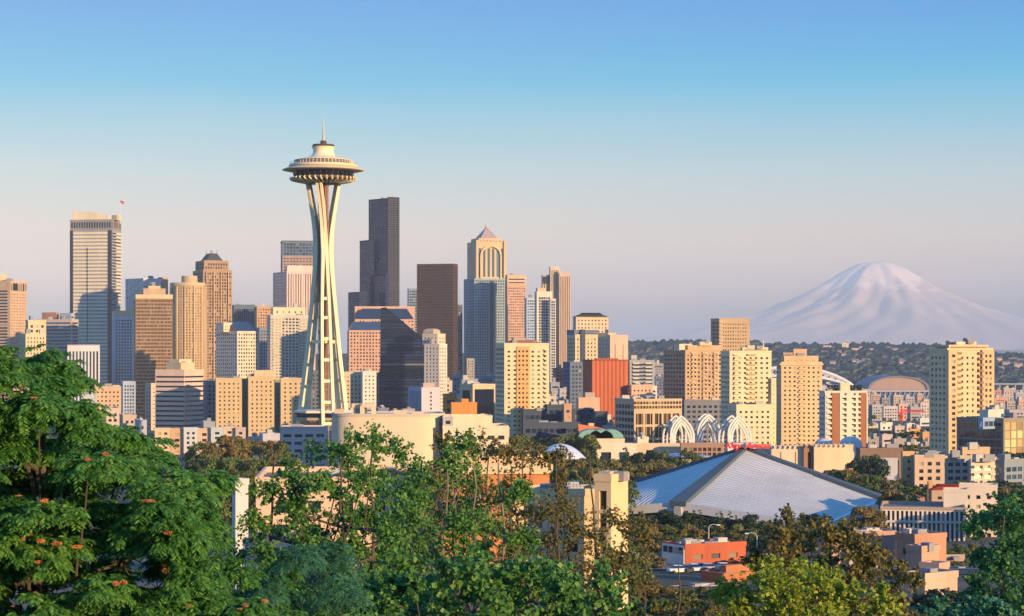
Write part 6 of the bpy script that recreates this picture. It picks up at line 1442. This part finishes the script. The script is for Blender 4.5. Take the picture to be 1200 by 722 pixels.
# ------------------------------------------------------------------ near trees on the slope below the viewpoint
def big_tree(name, label, Y, outline, ybot, base_px, mat, kind='maple', spacing=60, lobe=.75, per=900, leaf=.12, depth=2.5, seed=1, barkm=None, drop=0.0, nstem=1, squash=.8, hollow=.5, layers=2, limbs=26):
    r = np.random.default_rng(seed); xs = [q[0] for q in outline]; yo = [q[1] for q in outline]; mpp = Y/FPX
    root = empty(name, (XX(base_px, Y), Y, float(terrain(XX(base_px, Y), Y))), label, 'tree')
    L = []
    for ly in range(layers):
        gx = xs[0]
        while gx <= xs[-1]:
            gy = np.interp(gx, xs, yo)+lobe/mpp*.62
            while gy < ybot:
                if r.random() > drop:
                    jx, jy = r.normal(0, spacing*.34), abs(r.normal(0, spacing*.3))
                    d = (ly-(layers-1)/2)*depth/max(1, layers-1)*1.0 if layers > 1 else 0
                    # the crown is deepest in its middle
                    L.append((XX(gx+jx, Y), Y+d+r.uniform(-.5, .5)*depth*.6, ZZ(gy+jy, Y), lobe*r.uniform(.65, 1.2)))
                gy += spacing*r.uniform(.8, 1.15)
            gx += spacing*r.uniform(.85, 1.1)
    L = np.array(L); n = len(L); V = MB(); AN = r.uniform(.65, 1.4, (n, 3))*np.array([1, 1, squash])
    if kind == 'maple':
        k = int(per*n*1.0); idx = r.integers(0, n, k)
        tw = 24                                   # twigs per lobe, leaves sit along twigs
        tdir = unit(r.normal(size=(n*tw, 3))+np.array([0, 0, .35])); tid = idx*tw+r.integers(0, tw, k)
        t = r.uniform(.1, 1.25, k)**.7
        c = L[idx, :3]+tdir[tid]*(L[idx, 3]*t)[:, None]*AN[idx]+r.normal(size=(k, 3))*lobe*.075
        nn = unit(np.array([0, -.25, .7])+r.normal(size=(k, 3))*.8+tdir[tid]*.4); dr = unit(tdir[tid]*.6+r.normal(size=(k, 3))*.7+np.array([0, 0, -.35]))
        s = leaf*r.uniform(.55, 1.25, k)
        V.add(*leaf_cards(c, dr, nn, s, s*.85))
    else:
        # pinnate fronds in rosettes on the outer side of every lobe
        nr = per; idx = np.repeat(np.arange(n), nr); k = len(idx)
        o = unit(r.normal(size=(k, 3))+np.array([0, -.35, .55])); o[:, 2] = np.abs(o[:, 2])*.9-.15; o = unit(o)
        c0 = L[idx, :3]+o*(L[idx, 3]*r.uniform(.45, 1.1, k))[:, None]*AN[idx]
        nf = 7; fi = np.repeat(np.arange(k), nf); az = r.uniform(0, 6.28, k*nf); fl = leaf*r.uniform(.5, 1.3, k*nf)
        hd = np.stack([np.cos(az), np.sin(az), np.zeros_like(az)], 1); f0 = unit(hd*.9+o[fi]*.8)
        nl = 11 if kind == 'frond' else 16; j = np.tile(np.arange(nl), len(fi)); ff = np.repeat(np.arange(len(fi)), nl); t = (j+1)/nl
        dirv = unit(f0[ff]+np.array([0, 0, -1.0])*(t*1.35)[:, None]); pos = c0[fi][ff]+(f0[ff]*(t-.18*t*t)[:, None]+np.array([0, 0, -1.0])*(t*t*.52)[:, None])*fl[ff][:, None]
        side = unit(np.cross(dirv, np.array([0, 0, 1.0]))); sg = np.where(j % 2 == 0, 1, -1)[:, None]
        ld = unit(side*sg*1.0+dirv*.75+np.array([0, 0, -.25])); ls = fl[ff]*(.44 if kind == 'frond' else .24)*(1-.45*np.abs(t-.45))
        cc = pos+ld*ls[:, None]*.5; nn = unit(np.cross(ld, dirv)*sg*-1+r.normal(size=cc.shape)*.3)
        V.add(*leaf_cards(cc, ld, nn, ls, ls*(.36 if kind == 'frond' else .22)))
    V.build('foliage', mat, root)
    bk = barkm or bark
    bx, by, bz = root.location; zt = L[:, 2].max(); zm_ = np.quantile(L[:, 2], .55)
    stems = []
    for s in range(nstem):
        sx = L[:, 0].mean()+(s-(nstem-1)/2)*(L[:, 0].max()-L[:, 0].min())/max(1, nstem)*.75; ex = sx*.8+L[:, 0].mean()*.2
        tp = [(bx+(sx-bx)*.25, by, bz-.5), (bx+(sx-bx)*.55, by+r.uniform(-.3, .3), bz+(zm_-bz)*.45), (sx+r.uniform(-.2, .2), by+r.uniform(-.4, .4), zm_), ((sx+ex)/2, by, zt-.3)]
        m = MB(); P = np.array(tp); tt = np.linspace(0, 3, 14); pts = np.stack([np.interp(tt, range(4), P[:, a]) for a in range(3)], 1); pts[1:-1] += r.normal(size=(12, 3))*.05
        w0 = .035*(zt-bz)/max(1, nstem)**.6*.55; m.tube(pts, np.linspace(w0, .025, 14), 8); m.build('trunk', bk, root); stems.append(pts)
    for i in r.choice(n, min(n, limbs), replace=False):
        st = stems[r.integers(0, len(stems))]; a = st[r.integers(3, 11)]; e = L[i, :3]
        if e[2] < a[2]-.3: a = st[3]
        mid = (a+e)/2+np.array([0, 0, -.15*np.linalg.norm(e-a)]); tt = np.linspace(0, 1, 9)[:, None]; pts = (1-tt)**2*a+2*tt*(1-tt)*mid+tt**2*e+r.normal(size=(9, 3))*.03
        m = MB(); m.tube(pts, np.linspace(.055, .012, 9), 5)
        for q in range(6):
            d = unit(r.normal(size=(1, 3))+np.array([[0, 0, .5]]))[0]; p0 = pts[r.integers(4, 9)]; m.tube([p0, p0+d*L[i, 3]*.5, p0+d*L[i, 3]*.9+np.array([0, 0, .08])], [.014, .009, .004], 4)
        m.build('limb', bk, root)
    return root, L
M_ = leafm
LT = [(.016,.10,.03), (.045,.22,.045), (.09,.33,.06), (.24,.44,.08)]
# the big pinnate leaved tree at left
out = [(-150,432),(-80,416),(-20,410),(25,412),(58,422),(82,440),(100,458),(118,482),(140,500),(162,512),(182,534),(205,550),(234,560),(250,584),(262,620),(292,650),(318,690),(350,725),(365,770)]
root, L = big_tree('leafy_tree', 'large dark green tree with feathery leaves and orange seed clusters filling the lower left', 40, out, 800, 60, M_('tree_of_left', LT, .42, .7), 'frond', 46, .55, 52, .27, 3.4, 3, layers=3, drop=.14, squash=.75, limbs=40)
clm = plain((.50,.19,.07), .8)
r = np.random.default_rng(8); protos = []
for k in range(4):
    n = 150; c = unit(r.normal(size=(n, 3)))*r.uniform(.2, 1, (n, 1))**.5*np.array([.09, .09, .06]); d = unit(r.normal(size=(n, 3))); v, f = leaf_cards(c, d, unit(r.normal(size=(n, 3))), np.full(n, .04), np.full(n, .028))
    m = MB(); m.add(v, f); o = m.build('seed_cluster', clm, None, link=False); protos.append(o.data); bpy.data.objects.remove(o)
# clusters sit on the side of the crown that one can see from the hill
cand = []
for c in L:
    for q in range(3):
        d = unit(np.array([[r.normal(), -abs(r.normal())-.3, abs(r.normal())+.2]]))[0]; cand.append(c[:3]+d*c[3]*np.array([1, 1, .85])*1.22)
cand = np.array(cand); cand = cand[np.argsort(cand[:, 1])][:150]; r.shuffle(cand)
for p in cand[:95]:
    o = bpy.data.objects.new('seed_cluster', protos[r.integers(0, 4)]); col.objects.link(o); o.parent = root; o.location = tuple(p-np.array(root.location)); s = r.uniform(.4, .95); o.scale = (s*r.uniform(.8, 1.5), s, s*r.uniform(.5, 1)); o.rotation_euler = (0, 0, r.uniform(0, 6))
MG = [(.03,.11,.024), (.07,.21,.04), (.13,.29,.055), (.24,.36,.08)]
pale = W_((.20,.18,.15), var=.3, sc=3.0)
big_tree('leafy_tree', 'airy green tree with thin dark stems in front of the peach block', 58, [(283,643),(297,573),(313,545),(335,517),(350,503),(368,523),(392,513),(418,499),(440,501),(458,521),(472,553),(484,593)], 790, 385, M_('maple_a', MG, .35), 'maple', 40, .62, 520, .11, 3.0, 21, nstem=4, drop=.1, limbs=40)
big_tree('leafy_tree', 'green tree with light leaves in front of the orange brick block', 66, [(440,573),(455,521),(475,509),(500,529),(522,513),(545,521),(562,541),(582,538),(604,549),(625,568),(645,603)], 790, 545, M_('maple_b', MG, .35), 'maple', 42, .7, 520, .12, 3.0, 22, nstem=5, barkm=pale, drop=.1, limbs=40)
big_tree('leafy_tree', 'sparse olive tree before the tan stair tower', 82, [(500,545),(518,522),(535,508),(560,513),(600,506),(622,512),(640,535),(668,548),(700,582),(728,606),(748,650),(756,700)], 790, 640, M_('maple_c', [(.07,.09,.025), (.12,.14,.035), (.20,.19,.05), (.34,.22,.11)], .35), 'maple', 44, .9, 520, .14, 4.0, 23, nstem=5, drop=.16, limbs=40)
big_tree('leafy_tree', 'dense low green tree along the bottom centre of the picture', 50, [(380,690),(420,655),(480,648),(520,660),(565,632),(610,640),(650,650),(700,660),(735,690)], 790, 560, M_('maple_d', [(.024,.11,.03), (.06,.21,.045), (.12,.30,.065), (.20,.36,.11)], .35), 'maple', 42, .55, 420, .14, 2.6, 24, nstem=3, drop=.08, limbs=30)
big_tree('leafy_tree', 'dull olive tree low in front of the brick shops', 92, [(700,700),(724,650),(742,618),(758,622),(768,660),(785,692),(830,700),(868,700)], 780, 780, M_('olive_e', [(.045,.065,.02), (.09,.11,.03), (.18,.17,.04), (.33,.22,.07)], .3), 'maple', 42, .9, 380, .17, 4.0, 25, nstem=3, drop=.15, limbs=30)
big_tree('leafy_tree', 'brown green tree below the long white finned office', 105, [(884,700),(895,650),(908,622),(925,608),(950,602),(978,614),(1005,622),(1032,638),(1056,656),(1072,684),(1080,724)], 790, 975, M_('brown_f', [(.045,.06,.018), (.10,.105,.027), (.20,.165,.04), (.38,.24,.07)], .3), 'maple', 40, 1.0, 560, .2, 6.0, 26, nstem=3, layers=3, drop=.05, limbs=30)
big_tree('leafy_tree', 'bright yellow green tree at the bottom right of the middle', 75, [(838,720),(852,690),(880,672),(905,658),(932,654),(958,662),(984,675),(1003,694),(1014,722)], 790, 925, M_('yellow_g', [(.14,.20,.02), (.26,.31,.03), (.40,.40,.045), (.52,.47,.06)], .35), 'maple', 38, .72, 560, .16, 3.5, 27, nstem=2, layers=3, drop=.05, limbs=24)
big_tree('leafy_tree', 'tall green tree cut by the right edge of the picture', 118, [(1122,722),(1128,690),(1134,660),(1142,625),(1156,600),(1172,588),(1196,580),(1230,568),(1290,600),(1320,700)], 790, 1215, M_('green_h', [(.02,.09,.035), (.05,.18,.05), (.11,.25,.06), (.24,.30,.07)], .3), 'maple', 42, 1.3, 560, .24, 6.0, 28, nstem=2, layers=3, drop=.10, limbs=30)
big_tree('cedar', 'drooping blue green cedar to the right of the large feathery leaved tree', 43, [(285,700),(312,668),(345,640),(365,634),(395,650),(425,684),(440,730)], 800, 362, M_('cedar', [(.02,.10,.05), (.05,.18,.08), (.10,.25,.11)], .2), 'needle', 40, .5, 30, .42, 2.0, 29, layers=2, drop=.05, limbs=20)
big_tree('shrub', 'teal green shrub in the bottom right corner', 52, [(1092,730),(1110,706),(1135,694),(1160,690),(1190,700),(1215,720)], 800, 1150, M_('shrub', [(.025,.12,.06), (.06,.20,.095), (.12,.28,.14)], .2), 'maple', 34, .5, 420, .13, 2.0, 30, layers=2, drop=.05, limbs=12)
